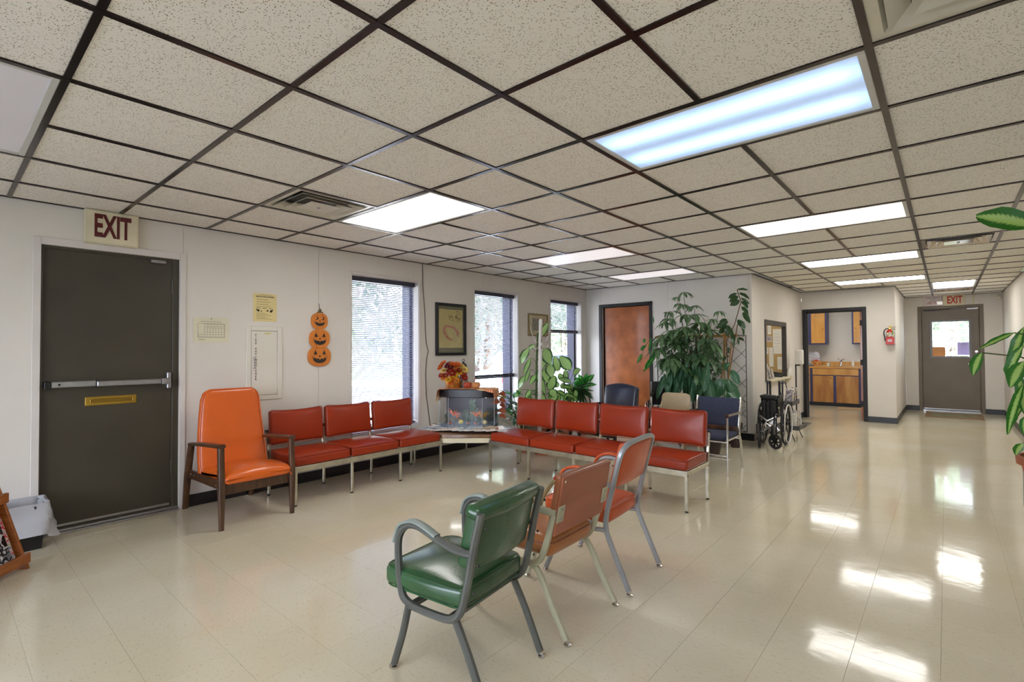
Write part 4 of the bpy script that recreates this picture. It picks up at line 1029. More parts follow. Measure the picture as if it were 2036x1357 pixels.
pts = smooth_path(pts, 3)
MB().tube(pts, .004, 6, up=(0, 1, 0)).build('piping', m_orange, b_, smooth=True)
def st(q):
    f_ = q[1]/.26; dz = -.045*max(0, f_-.35)**1.6 if f_ > .35 else 0
    return [q[0], q[1], q[2]+dz*1.25+(.012*math.cos(q[0]*9)-.012 if q[2] > 0 else 0)]
s_ = MB().cushion((0, 0, 0), (.50, .53, .090), .035, (0, 0, .020), st, n=10).build('seat', m_orange, t, smooth=True); s_.location = (0, .165, .372); s_.rotation_euler = (R(5), 0, 0)
MB().tube([(-.25, -.2, .0), (-.25, .1, -.005), (-.248, .22, -.03), (-.24, .262, -.075)], .004, 6).build('piping', m_orange, s_, smooth=True)
for s_ in (-1, 1):
    x = s_*.262
    MB().sweep([(x, .405, 0), (x, .40, .30), (x, .385, .605)], rrect(.042, .042), radii=[.72, 1.05, .95]).build('leg', m_walnut, t, smooth=True, angle=50)
    MB().sweep([(x, -.40, 0), (x, -.335, .30), (x, -.245, .56)], rrect(.040, .046), radii=[.85, 1.05, .9]).build('leg', m_walnut, t, smooth=True, angle=50)
    MB().sweep([(x, -.27, .552), (x, 0, .582), (x, .41, .612)], rrect(.05, .026, .008), radii=[.9, 1.1, 1.1]).build('armrest', m_walnut, t, smooth=True, angle=50)
    r_ = MB().bar((x*.96, -.34, .300), (x*.96, .40, .322), .024, .068).build('side_rail', m_walnut, t, bevel=.003)
    for y in (-.25, -.18, .30): MB().cyl((x*.96+s_*.011, y, .31), (x*.96+s_*.015, y, .31), .006, 8).build('screw', m_alu, r_)
MB().box(-.245, .355, .245, .245, .378, .322).build('front_rail', m_walnut, t, bevel=.003)
MB().box(-.245, -.33, .25, .245, -.31, .31).build('rear_rail', m_walnut, t, bevel=.003)

# ---- green office armchair
prof = rrect(.028, .032, .009)
def path_tube(t, name, x, pts, m, pr=prof, sub=4, sm=True):
    P_ = smooth_path(yz(x, pts), sub) if sm else yz(x, pts)
    return MB().sweep(P_, pr, up=(1, 0, 0)).build(name, m, t, smooth=True, angle=40)
t = thing('office_armchair', 'green vinyl office armchair with charcoal frame, nearest in front', 'chair', (-1.565, 1.480, 0), 97)
hw = .213
for s_ in (-1, 1):
    x = s_*hw
    path_tube(t, 'side_frame', x, [(-.262, .715), (-.228, .58), (-.198, .44), (-.170, .345), (-.125, .300), (-.04, .290), (.10, .293)], m_gframe)
    a_ = path_tube(t, 'arm_frame', x, [(-.225, .560), (-.15, .560), (-.06, .580), (.04, .612), (.11, .606), (.155, .555), (.160, .47), (.150, .38), (.130, .315), (.075, .293)], m_gframe)
    pad = smooth_path(yz(x, [(-.05, .594), (.03, .623), (.09, .627), (.150, .598), (.176, .53)]), 4)
    MB().sweep(pad, rrect(.012, .036, .004), up=(1, 0, 0)).build('arm_pad', m_garm, a_, smooth=True, angle=50)
    g = path_tube(t, 'leg', x*.93, [(-.13, .290), (-.19, .180), (-.262, .022)], m_gframe); glide(t, x*.93, -.268, g)
    g = path_tube(t, 'leg', x*.93, [(.115, .290), (.150, .16), (.200, .022)], m_gframe, rrect(.026, .030, .008)); glide(t, x*.93, .205, g)
    for (yy, zz) in ((-.268, .665), (-.232, .525), (-.212, .42)):
        MB().cyl((x-s_*.004, yy-.012, zz), (x-s_*.004, yy-.017, zz), .006, 8).build('rivet', m_black, t)
MB().box(-hw, -.12, .283, hw, -.095, .305).build('cross_rail', m_gframe, t, bevel=.003); MB().box(-hw, .075, .283, hw, .10, .305).build('cross_rail', m_gframe, t, bevel=.003)
def gs(q): return [q[0]*(1+.03*math.cos(q[1]*6)), q[1], q[2]]
s_ = MB().cushion((0, 0, 0), (.405, .42, .082), .024, (.01, .01, .030), gs, n=10).build('seat', m_green, t, smooth=True); s_.location = (-.006, .036, .380)
piping(s_, .412, .425, .034, m_green, .004, rr=.05); piping(s_, .412, .425, -.036, m_green, .004, rr=.05)
def gb(q): return [q[0], q[1]-.020*math.cos(q[0]*7)*1.0+.014, q[2]+.012*math.cos(q[0]*8)*(1 if q[2] > 0 else 0)]
b_ = MB().cushion((0, 0, 0), (.395, .074, .245), .024, (0, .010, 0), gb, n=10).build('backrest', m_green, t, smooth=True); b_.location = (0, -.198, .602); b_.rotation_euler = (R(13), 0, 0)
rl = MB().cushion((0, 0, 0), (.442, .080, .058), .028, (0, 0, 0), gb, n=10).build('top_roll', m_green, b_, smooth=True); rl.location = (0, -.012, .112)
MB().box(.045, -.036, -.10, .085, -.0335, -.085).build('worn_label', mat('copper_label', (150, 84, 56), .6), b_)

# ---- brown chair with flat wooden looking back
t = thing('office_armchair', 'brown armchair with square padded back and sage metal frame, middle of row', 'chair', (-1.578, 2.062, 0), 91.5)
hw = .222
for s_ in (-1, 1):
    x = s_*hw
    path_tube(t, 'side_frame', x, [(-.222, .560), (-.190, .46), (-.155, .365), (-.115, .318), (-.05, .305), (.08, .310), (.17, .33)], m_beige)
    a_ = path_tube(t, 'arm_frame', x, [(-.235, .568), (-.10, .572), (.02, .575)], m_beige, rrect(.030, .024, .005), sm=False)
    MB().sweep(smooth_path(yz(x*.98, [(.20, .34), (.165, .46), (.095, .56), (.045, .600), (-.01, .610), (-.10, .600)]), 4), rrect(.022, .012, .004), up=(1, 0, 0)).build('arm_loop', mat('antique_gold_metal', (150, 132, 92), .35, metal=.5), t, smooth=True, angle=50)
    MB().sweep(smooth_path(yz(x*.98, [(.075, .590), (.045, .614), (-.01, .624), (-.08, .616)]), 4), rrect(.016, .030, .006), up=(1, 0, 0)).build('arm_pad', m_rust, a_, smooth=True, angle=50)
    g = path_tube(t, 'leg', x, [(-.06, .312), (-.115, .300), (-.160, .24), (-.205, .15), (-.282, .022)], m_beige); glide(t, x, -.289, g)
    g = path_tube(t, 'leg', x*.96, [(.13, .315), (.19, .20), (.268, .022)], m_beige, rrect(.024, .026, .008)); glide(t, x*.96, .272, g)
def br(q): return [q[0], q[1], q[2]-.03*max(0, abs(q[1])/.22-.5)**2]
s_ = MB().cushion((0, 0, 0), (.400, .43, .098), .045, (0, 0, .018), br, n=10).build('seat', mat('tan_saddle_vinyl', (172, 106, 54), .3, coat=.3, var=.08, vs=4), t, smooth=True); s_.location = (0, .035, .388)
piping(s_, .405, .44, .020, m_brownv, .0035, rr=.06)
b_ = struct_b = MB().cushion((0, .014, 0), (.445, .034, .285), .012, (0, .010, 0), None, n=8).build('backrest', m_brownv, t, smooth=True); b_.location = (0, -.232, .600); b_.rotation_euler = (R(11), 0, 0)
MB().box(-.221, -.014, -.141, .221, -.002, .141).build('back_board', wood('reddish_brown_board', (168, 98, 70), (146, 80, 54), (1, 1, 5), .45, .1, 2), b_, bevel=.004)
for s_ in (-1, 1):
    p_ = MB().box(s_*.20-.027, -.020, -.075, s_*.20+.027, -.0145, .005).build('hinge_plate', m_beige, b_, bevel=.006)
    for dz in (-.058, -.012): MB().cyl((s_*.195, -.0205, dz), (s_*.195, -.023, dz), .006, 8).build('screw', m_alu, p_)
    MB().cyl((s_*.205, -.015, .120), (s_*.205, -.019, .120), .007, 8).build('screw', m_chrome, b_)

# ---- orange chair with hoop back
t = thing('office_armchair', 'orange red vinyl armchair with tall silver hoop back, farthest of row', 'chair', (-1.582, 2.630, 0), 94.5)
hw = .222; up_ = []
side = [(-.272, .022), (-.215, .15), (-.160, .275), (-.142, .335), (-.150, .42), (-.185, .56), (-.215, .68)]
L_ = [(-hw, a, b_) for a, b_ in side]+[(-hw*.97, -.238, .755), (-hw*.80, -.255, .790), (-hw*.4, -.262, .802), (hw*.4, -.262, .802), (hw*.80, -.255, .790), (hw*.97, -.238, .755)]+[(hw, a, b_) for a, b_ in side[::-1]]
MB().sweep(smooth_path(L_, 4), rrect(.028, .024, .007), up=(1, 0, 0)).build('hoop_frame', m_sframe, t, smooth=True, angle=40)
glide(t, -hw, -.278); glide(t, hw, -.278)
for s_ in (-1, 1):
    x = s_*hw
    path_tube(t, 'seat_rail', x, [(-.142, .318), (.0, .312), (.14, .32)], m_sframe, rrect(.022, .026, .006))
    g = path_tube(t, 'leg', x*.95, [(.10, .325), (.17, .20), (.252, .022)], m_sframe, rrect(.024, .026, .008)); glide(t, x*.95, .256, g)
    a_ = path_tube(t, 'arm_frame', x, [(-.190, .555), (-.05, .600), (.04, .618), (.10, .600), (.14, .52), (.14, .40), (.12, .325)], m_sframe, rrect(.026, .020, .006))
    MB().sweep(smooth_path(yz(x, [(-.10, .604), (-.02, .632), (.05, .640), (.12, .612), (.155, .55)]), 4), rrect(.016, .036, .005), up=(1, 0, 0)).build('arm_pad', m_orange2, a_, smooth=True, angle=50)
s_ = MB().cushion((0, 0, 0), (.402, .42, .092), .032, (0, .01, .020), br, n=10).build('seat', m_orange2, t, smooth=True); s_.location = (0, .065, .388)
piping(s_, .40, .43, .032, m_orange2, .0035, rr=.05)
def ob(q):
    u = max(0, q[2])/.13
    return [q[0]*(1-.10*max(0, u-.55)**1.5), q[1]-.010*math.cos(q[0]*7), q[2]]
b_ = MB().cushion((0, 0, 0), (.415, .042, .255), .020, (0, .014, 0), ob, n=10).build('backrest', m_orange2, t, smooth=True); b_.location = (0, -.200, .672); b_.rotation_euler = (R(15), 0, 0)

# ---- blue fabric stacking chair
m_bluef = mat('slate_blue_fabric', (62, 68, 92), .95, var=.2, vs=120, bump=.4, bs=500)
m_steel = mat('polished_steel_tube', (206, 202, 196), .18, metal=.9, var=.05)
t = thing('stacking_chair', 'slate blue fabric chair with chrome frame and wood armrests', 'chair', (-1.945, 5.57, 0), 181)
hw = .235
for s_ in (-1, 1):
    x = s_*hw
    MB().tube([(x, .24, 0), (x, .245, .60)], .0125, 10, flat=.9).build('leg', m_steel, t, smooth=True)
    MB().tube(smooth_path([(x, -.27, 0), (x, -.215, .30), (x, -.165, .40), (x, -.20, .60), (x, -.245, .775)], 3), .0125, 10).build('leg', m_steel, t, smooth=True)
    MB().sweep([(x, -.21, .612), (x, .26, .622)], rrect(.044, .024, .008)).build('armrest', m_walnut, t, smooth=True, angle=50)
    MB().tube([(x, -.18, .365), (x, .24, .365)], .009, 8).build('side_rail', m_steel, t, smooth=True)
for y, z in ((.235, .345), (-.19, .335), (.20, .20), (.18, .165)): MB().tube([(-hw, y, z), (hw, y, z)], .008, 8).build('stretcher', m_steel, t, smooth=True)
MB().cushion((0, .03, .385), (.43, .42, .05), .022, (0, 0, .01)).build('seat', m_bluef, t, smooth=True)
MB().cushion((0, .03, .352), (.41, .38, .02), .008).build('seat_board', m_walnut, t, smooth=True)
b_ = MB().cushion((0, 0, 0), (.438, .032, .31), .014, (0, -.012, 0)).build('backrest', m_bluef, t, smooth=True); b_.location = (0, -.21, .612); b_.rotation_euler = (R(9), 0, 0)
t2 = MB().cushion((0, -.185, .435), (.42, .02, .055), .009).build('back_board', m_walnut, t, smooth=True)
# ---- tan folding chair
m_tan = mat('tan_enamel', (172, 152, 118), .35, var=.05)
t = thing('folding_chair', 'tan metal chair with rounded back behind the four seat bench', 'chair', (-2.37, 5.42, 0), 180)
bb = [( .17*math.copysign(abs(math.cos(a))**.35, math.cos(a)), .13*math.copysign(abs(math.sin(a))**.35, math.sin(a))) for a in [2*PI*i/32 for i in range(32)]]
b_ = MB().prism(bb, -.012, .012, 'XZ').build('backrest', m_tan, t, bevel=.006, seg=2); b_.location = (0, -.20, .675); b_.rotation_euler = (R(8), 0, 0)
MB().cushion((0, .02, .41), (.38, .38, .03), .013, (0, 0, -.006)).build('seat', m_tan, t, smooth=True)
for s_ in (-1, 1):
    MB().tube([(s_*.19, .22, 0), (s_*.18, -.02, .42), (s_*.165, -.21, .70)], .011, 8).build('leg', m_tan, t, smooth=True)
    MB().tube([(s_*.175, -.22, 0), (s_*.17, .10, .40)], .010, 8).build('leg', m_tan, t, smooth=True)
MB().tube([(-.175, -.17, .08), (.175, -.17, .08)], .008, 8).build('stretcher', m_tan, t, smooth=True); MB().tube([(-.185, .18, .08), (.185, .18, .08)], .008, 8).build('stretcher', m_tan, t, smooth=True)
# ---- navy armchair
t = thing('guest_armchair', 'navy vinyl armchair with humped back and black arms', 'chair', (-3.06, 5.30, 0), 170)
def nb(q): return [q[0], q[1], q[2]+(.040*math.cos(q[0]*6.2)-.01 if q[2] > .1 else 0)]
b_ = MB().cushion((0, 0, 0), (.49, .08, .42), .03, (0, .02, 0), nb, n=12).build('backrest', m_navy, t, smooth=True); b_.location = (0, -.22, .655); b_.rotation_euler = (R(8), 0, 0)
MB().cushion((0, .03, .40), (.50, .50, .10), .035, (0, 0, .02)).build('seat', m_navy, t, smooth=True)
for s_ in (-1, 1):
    MB().sweep(smooth_path([(s_*.29, -.23, .63), (s_*.295, 0, .625), (s_*.29, .24, .59)], 3), rrect(.055, .03, .01)).build('armrest', m_black, t, smooth=True, angle=50)
    MB().sweep([(s_*.275, .25, 0), (s_*.27, .20, .60)], rrect(.03, .035, .006)).build('leg', m_blackpaint, t, smooth=True, angle=50)
    MB().sweep([(s_*.275, -.32, 0), (s_*.26, -.24, .64)], rrect(.03, .035, .006)).build('leg', m_blackpaint, t, smooth=True, angle=50)
MB().box(-.27, .19, .30, .27, .215, .35).build('front_rail', m_blackpaint, t); MB().box(-.27, -.25, .30, .27, -.225, .35).build('rear_rail', m_blackpaint, t)

# ================================================================== wheelchairs
m_rubber = mat('grey_black_tyre', (46, 44, 46), .7, var=.1); m_rim = mat('white_hand_rim', (226, 222, 214), .3, var=.03); m_gunmetal = mat('gunmetal_tube', (48, 48, 52), .25, metal=.6); m_wfab = mat('black_nylon', (22, 22, 24), .6, var=.2, vs=30)
def wheelchair(lb, loc, rz, hw, rim):
    t = thing('wheelchair', lb, 'wheelchair', loc, rz)
    for s_ in (-1, 1):
        x = s_*hw; wx = s_*(hw+.045); R_ = .275
        w_ = MB().torus((wx, -.20, R_+.014), R_, .014, 'X', 36, 8).build('wheel', m_rubber, t, smooth=True)
        MB().torus((wx, -.20, R_+.014), R_-.014, .007, 'X', 36, 6).build('wheel_rim', m_black if hw < .15 else m_alu, w_, smooth=True)
        MB().torus((wx+s_*.035, -.20, R_+.014), R_-.020, .008, 'X', 36, 8).build('hand_rim', rim, w_, smooth=True)
        MB().cyl((wx-.025, -.20, R_+.014), (wx+.025, -.20, R_+.014), .026, 14).build('hub', m_black, w_, smooth=True)
        sp = MB()
        for k in range(8):
            a = 2*PI*k/8; sp.bar((wx, -.20+.02*math.cos(a), R_+.014+.02*math.sin(a)), (wx, -.20+(R_-.012)*math.cos(a), R_+.014+(R_-.012)*math.sin(a)), .016, .010, up=(1, 0, 0))
        sp.build('spokes', m_black, w_)
        Mc = Matrix.Translation((x, .23, 0)) @ Matrix.Rotation(R((62 if s_ < 0 else 12) if hw < .15 else 20), 4, 'Z')
        c_ = MB().at(Mc).torus((0, 0, .100), .083, .017, 'X', 28, 8).build('caster', m_rubber, t, smooth=True)
        sp = MB().at(Mc); sp.cyl((-.018, 0, .100), (.018, 0, .100), .022, 10)
        for k in range(7):
            a = 2*PI*k/7; sp.bar((0, 0, .100), (0, .075*math.cos(a), .100+.075*math.sin(a)), .018, .016, up=(1, 0, 0))
        sp.build('caster_hub', m_black, c_)
        f = MB().at(Mc); f.bar((-.026, 0, .100), (-.026, -.04, .215), .022, .006, up=(1, 0, 0)); f.bar((.026, 0, .100), (.026, -.04, .215), .022, .006, up=(1, 0, 0)); f.box(-.03, -.06, .21, .03, -.015, .225); f.cyl((0, -.04, .21), (0, -.04, .30), .016, 10); f.build('caster_fork', m_black, c_, smooth=True)
        fr = MB()
        fr.tube([(x, -.27, .16), (x, -.27, .84)], .011, 8); fr.tube([(x, -.27, .19), (x, .20, .19)], .011, 8); fr.tube([(x, -.27, .45), (x, .16, .45)], .011, 8)
        fr.tube([(x, .16, .18), (x, .16, .45)], .011, 8); fr.tube([(x, -.26, .64), (x, .06, .64), (x, .06, .45)], .010, 8); fr.tube([(x, .16, .45), (x, .26, .42), (x, .34, .22)], .010, 8)
        fr.build('side_frame', m_steel if hw > .15 else m_gunmetal, t, smooth=True)
        MB().cushion((x, -.08, .665), (.05, .30, .03), .012).build('arm_pad', m_wfab, t, smooth=True)
        MB().box(x-.006, -.24, .46, x+.006, .05, .63).build('side_panel', m_wfab, t)
        MB().tube([(x, -.27, .83), (x, -.30, .85), (x, -.39, .84)], .016, 8).build('push_handle', m_black, t, smooth=True)
        MB().box(x-.045, .30, .20, x+.045, .46, .215).build('footplate', m_black, t, bevel=.004) if hw > .15 else MB().box(x-.01, .27, .20, x+.008, .37, .33).build('footplate', m_black, t, bevel=.004)
        lv = MB(); lv.bar((x+s_*.02, .03, .45), (x+s_*.02, .10, .52), .012, .008); lv.cyl((x+s_*.02, .10, .52), (x+s_*.02, .115, .545), .012); lv.build('brake_lever', m_chrome, t)
        MB().cushion((s_*hw*.62, -.265, .70), (.028, .035, .32), .012).build('folded_back', m_wfab, t, smooth=True) if hw < .15 else None
    if hw < .15:
        for k_, (xx, zz) in enumerate(((-.05, .50), (.0, .47), (.05, .50))): MB().cushion((xx, -.03, zz), (.055, .42, .26), .022, (.012, 0, 0)).build('folded_seat', m_wfab, t, smooth=True)
        MB().cushion((0, .10, .66), (.19, .10, .06), .022).build('calf_strap', m_wfab, t, smooth=True)
        MB().tube([(-.10, .18, .42), (.0, .20, .36), (.10, .18, .42)], .012, 8).build('front_tube', m_steel, t, smooth=True)
        MB().tube([(-.08, .19, .26), (.02, .20, .33), (.08, .19, .25)], .009, 8).build('front_tube', m_steel, t, smooth=True)
        MB().box(.052, .162, .50, .056+.03, .168, .535).build('label_tag', m_white, t)
    else:
        MB().cushion((0, -.02, .465), (2*hw-.02, .40, .03), .012).build('seat', m_wfab, t, smooth=True); MB().cushion((0, -.275, .67), (2*hw-.02, .03, .34), .012).build('backrest', m_wfab, t, smooth=True)
    cb = MB(); cb.bar((-hw, -.08, .19), (hw, -.08, .44), .02, .02); cb.bar((hw, -.05, .19), (-hw, -.05, .44), .02, .02); cb.cyl((0, -.10, .315), (0, -.03, .315), .012); cb.build('cross_brace', m_steel, t)
    return t
wheelchair('folded black wheelchair with white hand rim beside the reception window', (-1.80, 7.40, 0), 182, .095, m_rim)
wheelchair('black wheelchair tucked behind the navy armchair beside wooden door', (-2.98, 6.72, 0), 205, .19, m_steel)

# ================================================================== brochure rack, dispenser, cabinets near reception
m_wire = mat('black_wire', (30, 30, 32), .4)
t = thing('brochure_rack', 'black wire brochure rack on the floor behind folded wheelchair', 'rack', (-1.79, 8.16, 0), -90)
fr = MB()
for s_ in (-1, 1):
    fr.tube([(s_*.24, .17, 0), (s_*.22, .10, .18), (s_*.20, -.04, .80)], .007, 6); fr.tube([(s_*.24, -.13, 0), (s_*.21, -.01, .55)], .006, 6)
fr.tube([(-.20, -.04, .80), (.20, -.04, .80)], .007, 6); fr.tube([(-.21, .06, .34), (.21, .06, .34)], .006, 6); fr.build('wire_frame', m_wire, t, smooth=True)
for z, y in ((.16, .12), (.50, .04)):
    tr = MB(); tr.box(-.23, y-.02, z, .23, y+.10, z+.006); tr.box(-.23, y+.094, z, .23, y+.10, z+.06); tr.box(-.23, y-.02, z, -.225, y+.10, z+.06); tr.box(.225, y-.02, z, .23, y+.10, z+.06); tr.build('tray', mat('grey_tray', (84, 82, 82), .5), t)
cols = [m_paper, print_mat('leaflet_a', [(226, 222, 214), (180, 170, 176), (120, 110, 130), (228, 224, 216)], 30, .5), print_mat('leaflet_b', [(200, 150, 60), (60, 60, 90), (220, 216, 210), (150, 80, 60)], 30, .5)]
for q in range(11):
    lo = q < 7; x = -.19+.060*(q if lo else (q-7)*1.6); z, y = (.168, .13) if lo else (.508, .05)
    b_ = MB().box(-.012, -.045, 0, .012, .045, .23).build('brochure', cols[q % 3], None, bevel=.001); b_.matrix_world = t.matrix_basis @ Matrix.Translation((x, y, z)) @ Matrix.Rotation(R(8-q*2), 4, 'X') @ Matrix.Rotation(R(q*2-8), 4, 'Y')
    tag(b_, '%s brochure from the near end in the %s tray of wire rack' % (['first', 'second', 'third', 'fourth', 'fifth', 'sixth', 'last'][(6-q) if lo else (10-q)], 'lower' if lo else 'upper'), 'brochure', 'brochures in the lower tray' if lo else 'brochures in the upper tray')
t = thing('sanitizer_dispenser', 'cream hand sanitizer dispenser on a black floor pole by doorway', 'dispenser', (-1.93, 9.80, 0))
MB().box(-.09, -.17, 0, .14, .20, .018).build('base_plate', mat('grey_base_plate', (92, 90, 90), .4, metal=.3), t, bevel=.004); MB().box(-.055, -.01, .018, -.035, .01, 1.25).build('pole', m_blackpaint, t, bevel=.003)
MB().cushion((.015, -.02, 1.16), (.12, .11, .25), .018, (.0, .01, 0)).build('dispenser_body', m_white, t, smooth=True); MB().box(-.03, -.03, 1.01, .02, .02, 1.035).build('bracket', m_black, t)

# ================================================================== left edge: magazine rack, waste bin
m_oak = wood('orange_oak', (176, 104, 46), (136, 74, 28), (1.5, 1.5, 10), .45, .2, 4)
AX = Vector((.76, -.65, 0)); NF = Vector((.65, .76, 0))
rk = thing('magazine_rack', 'leaning orange wooden magazine rack cut by the left frame edge', 'rack', (-4.227, .402, 0), math.degrees(math.atan2(AX.y, AX.x)))
# local: +x along the rack away from the bin, +y towards the room
lean = .20
def fy(z): return -lean/.62*z*.62/.62 if False else -.33*z
for x in (0, .62):
    s_ = MB(); pr = [(0, 0), (0, .05), (fy(.80), .80), (fy(.80)-.07, .80), (-.30, 0)]
    s_.prism([(a, b_) for a, b_ in [( -.11, 0), (.0, 0), (fy(.80), .80), (fy(.80)-.10, .80)]], x-.018 if x else 0, x if x else .018, 'YZ'); s_.build('side_board', m_oak, rk, bevel=.002)
for z0 in (.035, .40):
    MB().box(-.006, fy(z0)-.01, z0, .63, fy(z0)+.012, z0+.06).build('front_slat', m_oak, rk, bevel=.003)
    MB().box(.018, fy(z0)-.10, z0-.005, .60, fy(z0)-.005, z0+.010).build('shelf', m_oak, rk)
MB().add([(.018, -.10, .03), (.60, -.10, .03), (.60, fy(.78)-.09, .78), (.018, fy(.78)-.09, .78), (.018, -.108, .03), (.60, -.108, .03), (.60, fy(.78)-.098, .78), (.018, fy(.78)-.098, .78)], [(0, 1, 2, 3), (7, 6, 5, 4), (0, 4, 5, 1), (3, 2, 6, 7)]).build('back_panel', m_oak, rk)
MB().box(-.0, -.26, 0, .03, -.08, .02).build('rear_foot', m_oak, rk)
m_mag1 = print_mat('car_magazine_cover', [(22, 22, 24), (200, 200, 204), (44, 44, 48), (120, 122, 128), (240, 240, 240)], 16, .25)
m_mag2 = print_mat('striped_cover', [(190, 50, 60), (220, 200, 190), (90, 120, 170), (230, 220, 120)], 70, .3)
def rackmag(x, z, mm, lb, s=1):
    b_ = thing('magazine', lb, 'magazine', (0, 0, 0)); b_.matrix_world = rk.matrix_basis @ Matrix.Translation((x, fy(z)-.022, z+.004)) @ Matrix.Rotation(R(18.3), 4, 'X')
    MB().box(-.11*s, -.008, 0, .11*s, .0, .29*s).build('pages', m_paper, b_); MB().box(-.11*s, .0, 0, .11*s, .0015, .29*s).build('cover', mm, b_)
    return b_
rackmag(.175, .05, m_mag1, 'black and silver car magazine in the bottom of wooden rack'); rackmag(.135, .05, m_mag2, 'red striped magazine edge showing behind the car magazine').location.y -= .012
rackmag(.15, .415, m_mag1, 'dark magazine on the upper ledge of the wooden rack')
c = text('88', .04, mat('red_print', (180, 40, 50), .4), rk, (.07, fy(.27)-.012, .27), Matrix.Rotation(R(90+18.3), 4, 'X') @ Matrix.Rotation(PI, 4, 'Y') if False else Matrix.Rotation(R(108.3), 4, 'X') @ Matrix.Rotation(PI, 4, 'Z') @ Matrix.Rotation(PI, 4, 'Z')) if False else None
t = thing('waste_bin', 'black waste bin with white plastic liner folded over rim', 'waste bin', (-4.69, .365, 0), 0)
MB().lathe([(.13, 0), (.14, .005), (.17, .27), (.163, .27), (.135, .01)], n=4, caps=False)
def sq(hx, hy, z): return [(-hx, -hy, z), (hx, -hy, z), (hx, hy, z), (-hx, hy, z)]
def sqtube(levels, name, m, parent, bevel=.0):
    v = []; [v.extend(sq(*l)) for l in levels]; fs = []
    for i in range(len(levels)-1):
        for j in range(4): fs.append((i*4+j, i*4+(j+1) % 4, (i+1)*4+(j+1) % 4, (i+1)*4+j))
    return MB().add(v, fs).build(name, m, parent, bevel=bevel)
sqtube([(.01, .01, 0), (.10, .125, 0), (.13, .155, .29), (.123, .148, .29), (.093, .118, .008), (.01, .01, .008)], 'bin_body', m_black, t)
c = MB(); n = 40; v = []; random.seed(5)
prof_ = [(.72, .06), (.86, .22), (.95, .302), (1.04, .308), (1.14, .265), (1.24, .205), (1.30, .14), (1.33, .095)]
for k, (s_, z) in enumerate(prof_):
    for j in range(n):
        a = 2*PI*j/n; ca, sa = math.cos(a), math.sin(a); e = .30
        x = math.copysign(abs(ca)**e, ca)*.132*(s_ if ca > 0 else min(s_, 1.14)); y = math.copysign(abs(sa)**e, sa)*.157*(1+(s_-1)*.6)
        wv = .008*k*math.sin(a*5+k)*.6+random.uniform(-.004, .004)
        v.append((x+wv*ca, y+wv*sa, z+.010*math.sin(a*3+1)*(k > 3)*(k-3)*.6+random.uniform(-.003, .003)))
fs = [(k*n+j, k*n+(j+1) % n, (k+1)*n+(j+1) % n, (k+1)*n+j) for k in range(len(prof_)-1) for j in range(n)]
c.add(v, fs).build('bin_liner', mat('white_plastic_liner', (214, 214, 218), .35, var=.04, trans=.35), t, smooth=True, angle=60)
DT = [(-4.07,5.45,1.67,-4.15,1.5,0.069),(-4.28,5.45,1.37,-4.41,1.33,0.047),(-4.4,5.45,1.33,-4.51,1.13,0.095),(-4.38,5.45,1.19,-4.45,0.99,0.053),(-4.39,5.45,1.03,-4.42,0.88,0.042),(-4.47,5.45,0.95,-4.57,0.78,0.072),(-4.55,5.45,0.75,-4.61,0.64,0.048),(-4.38,5.45,0.75,-4.39,0.64,0.059),(-4.13,5.45,1.33,-4.01,1.14,0.128),(-4.1,5.45,1.22,-4.17,1.07,0.081),(-3.96,5.45,1.22,-3.89,1.03,0.086),(-4.05,5.45,1.12,-4.0,0.96,0.109),(-4.13,5.45,1.05,-4.03,0.9,0.104),(-3.97,5.45,0.95,-4.05,0.77,0.103),(-4.2,5.45,0.95,-4.1,0.73,0.07),(-4.03,5.45,0.77,-3.89,0.7,0.092),(-4.29,5.45,0.96,-4.3,0.86,0.059),(-4.2,5.45,1.05,-4.16,0.88,0.082),(-4.18,5.45,0.71,-4.09,0.61,0.058),(-3.92,5.45,0.71,-3.98,0.62,0.068)]
DS = [(-4.26,5.45,1.54,-4.31,0.63,0.009)]
D2 = [(-4.39,6.45,1.0,-4.51,1.19,0.158),(-4.34,6.45,0.94,-4.2,1.0,0.098),(-4.54,6.45,0.82,-4.59,0.94,0.08),(-4.47,6.45,0.84,-4.44,0.99,0.066),(-4.38,6.45,0.82,-4.53,0.86,0.072),(-4.64,6.45,0.81,-4.69,0.9,0.067),(-4.54,6.45,0.54,-4.64,0.63,0.093),(-4.51,6.45,0.56,-4.41,0.63,0.08),(-4.3,6.45,0.69,-4.23,0.59,0.065),(-4.61,6.45,0.73,-4.67,0.79,0.08),(-4.41,6.45,0.68,-4.33,0.77,0.079),(-4.48,6.45,0.71,-4.54,0.78,0.08)]
DR = [(-4.47,6.95,0.73,-4.53,0.9,0.063),(-4.47,6.95,0.73,-4.4,0.91,0.056),(-4.47,6.95,0.73,-4.29,0.9,0.076),(-4.47,6.95,0.73,-4.63,0.77,0.083),(-4.47,6.95,0.73,-4.63,0.69,0.083),(-4.47,6.95,0.73,-4.37,0.68,0.07),(-4.42,6.95,0.71,-4.13,0.8,0.035),(-4.42,6.95,0.71,-4.15,0.64,0.042),(-4.42,6.95,0.71,-4.26,0.47,0.062),(-4.42,6.95,0.71,-4.51,0.47,0.069),(-4.42,6.95,0.71,-4.39,0.45,0.055),(-4.42,6.95,0.71,-4.57,0.52,0.069),(-4.42,6.95,0.71,-4.33,0.52,0.069),(-4.39,6.95,0.69,-4.24,0.56,0.055)]
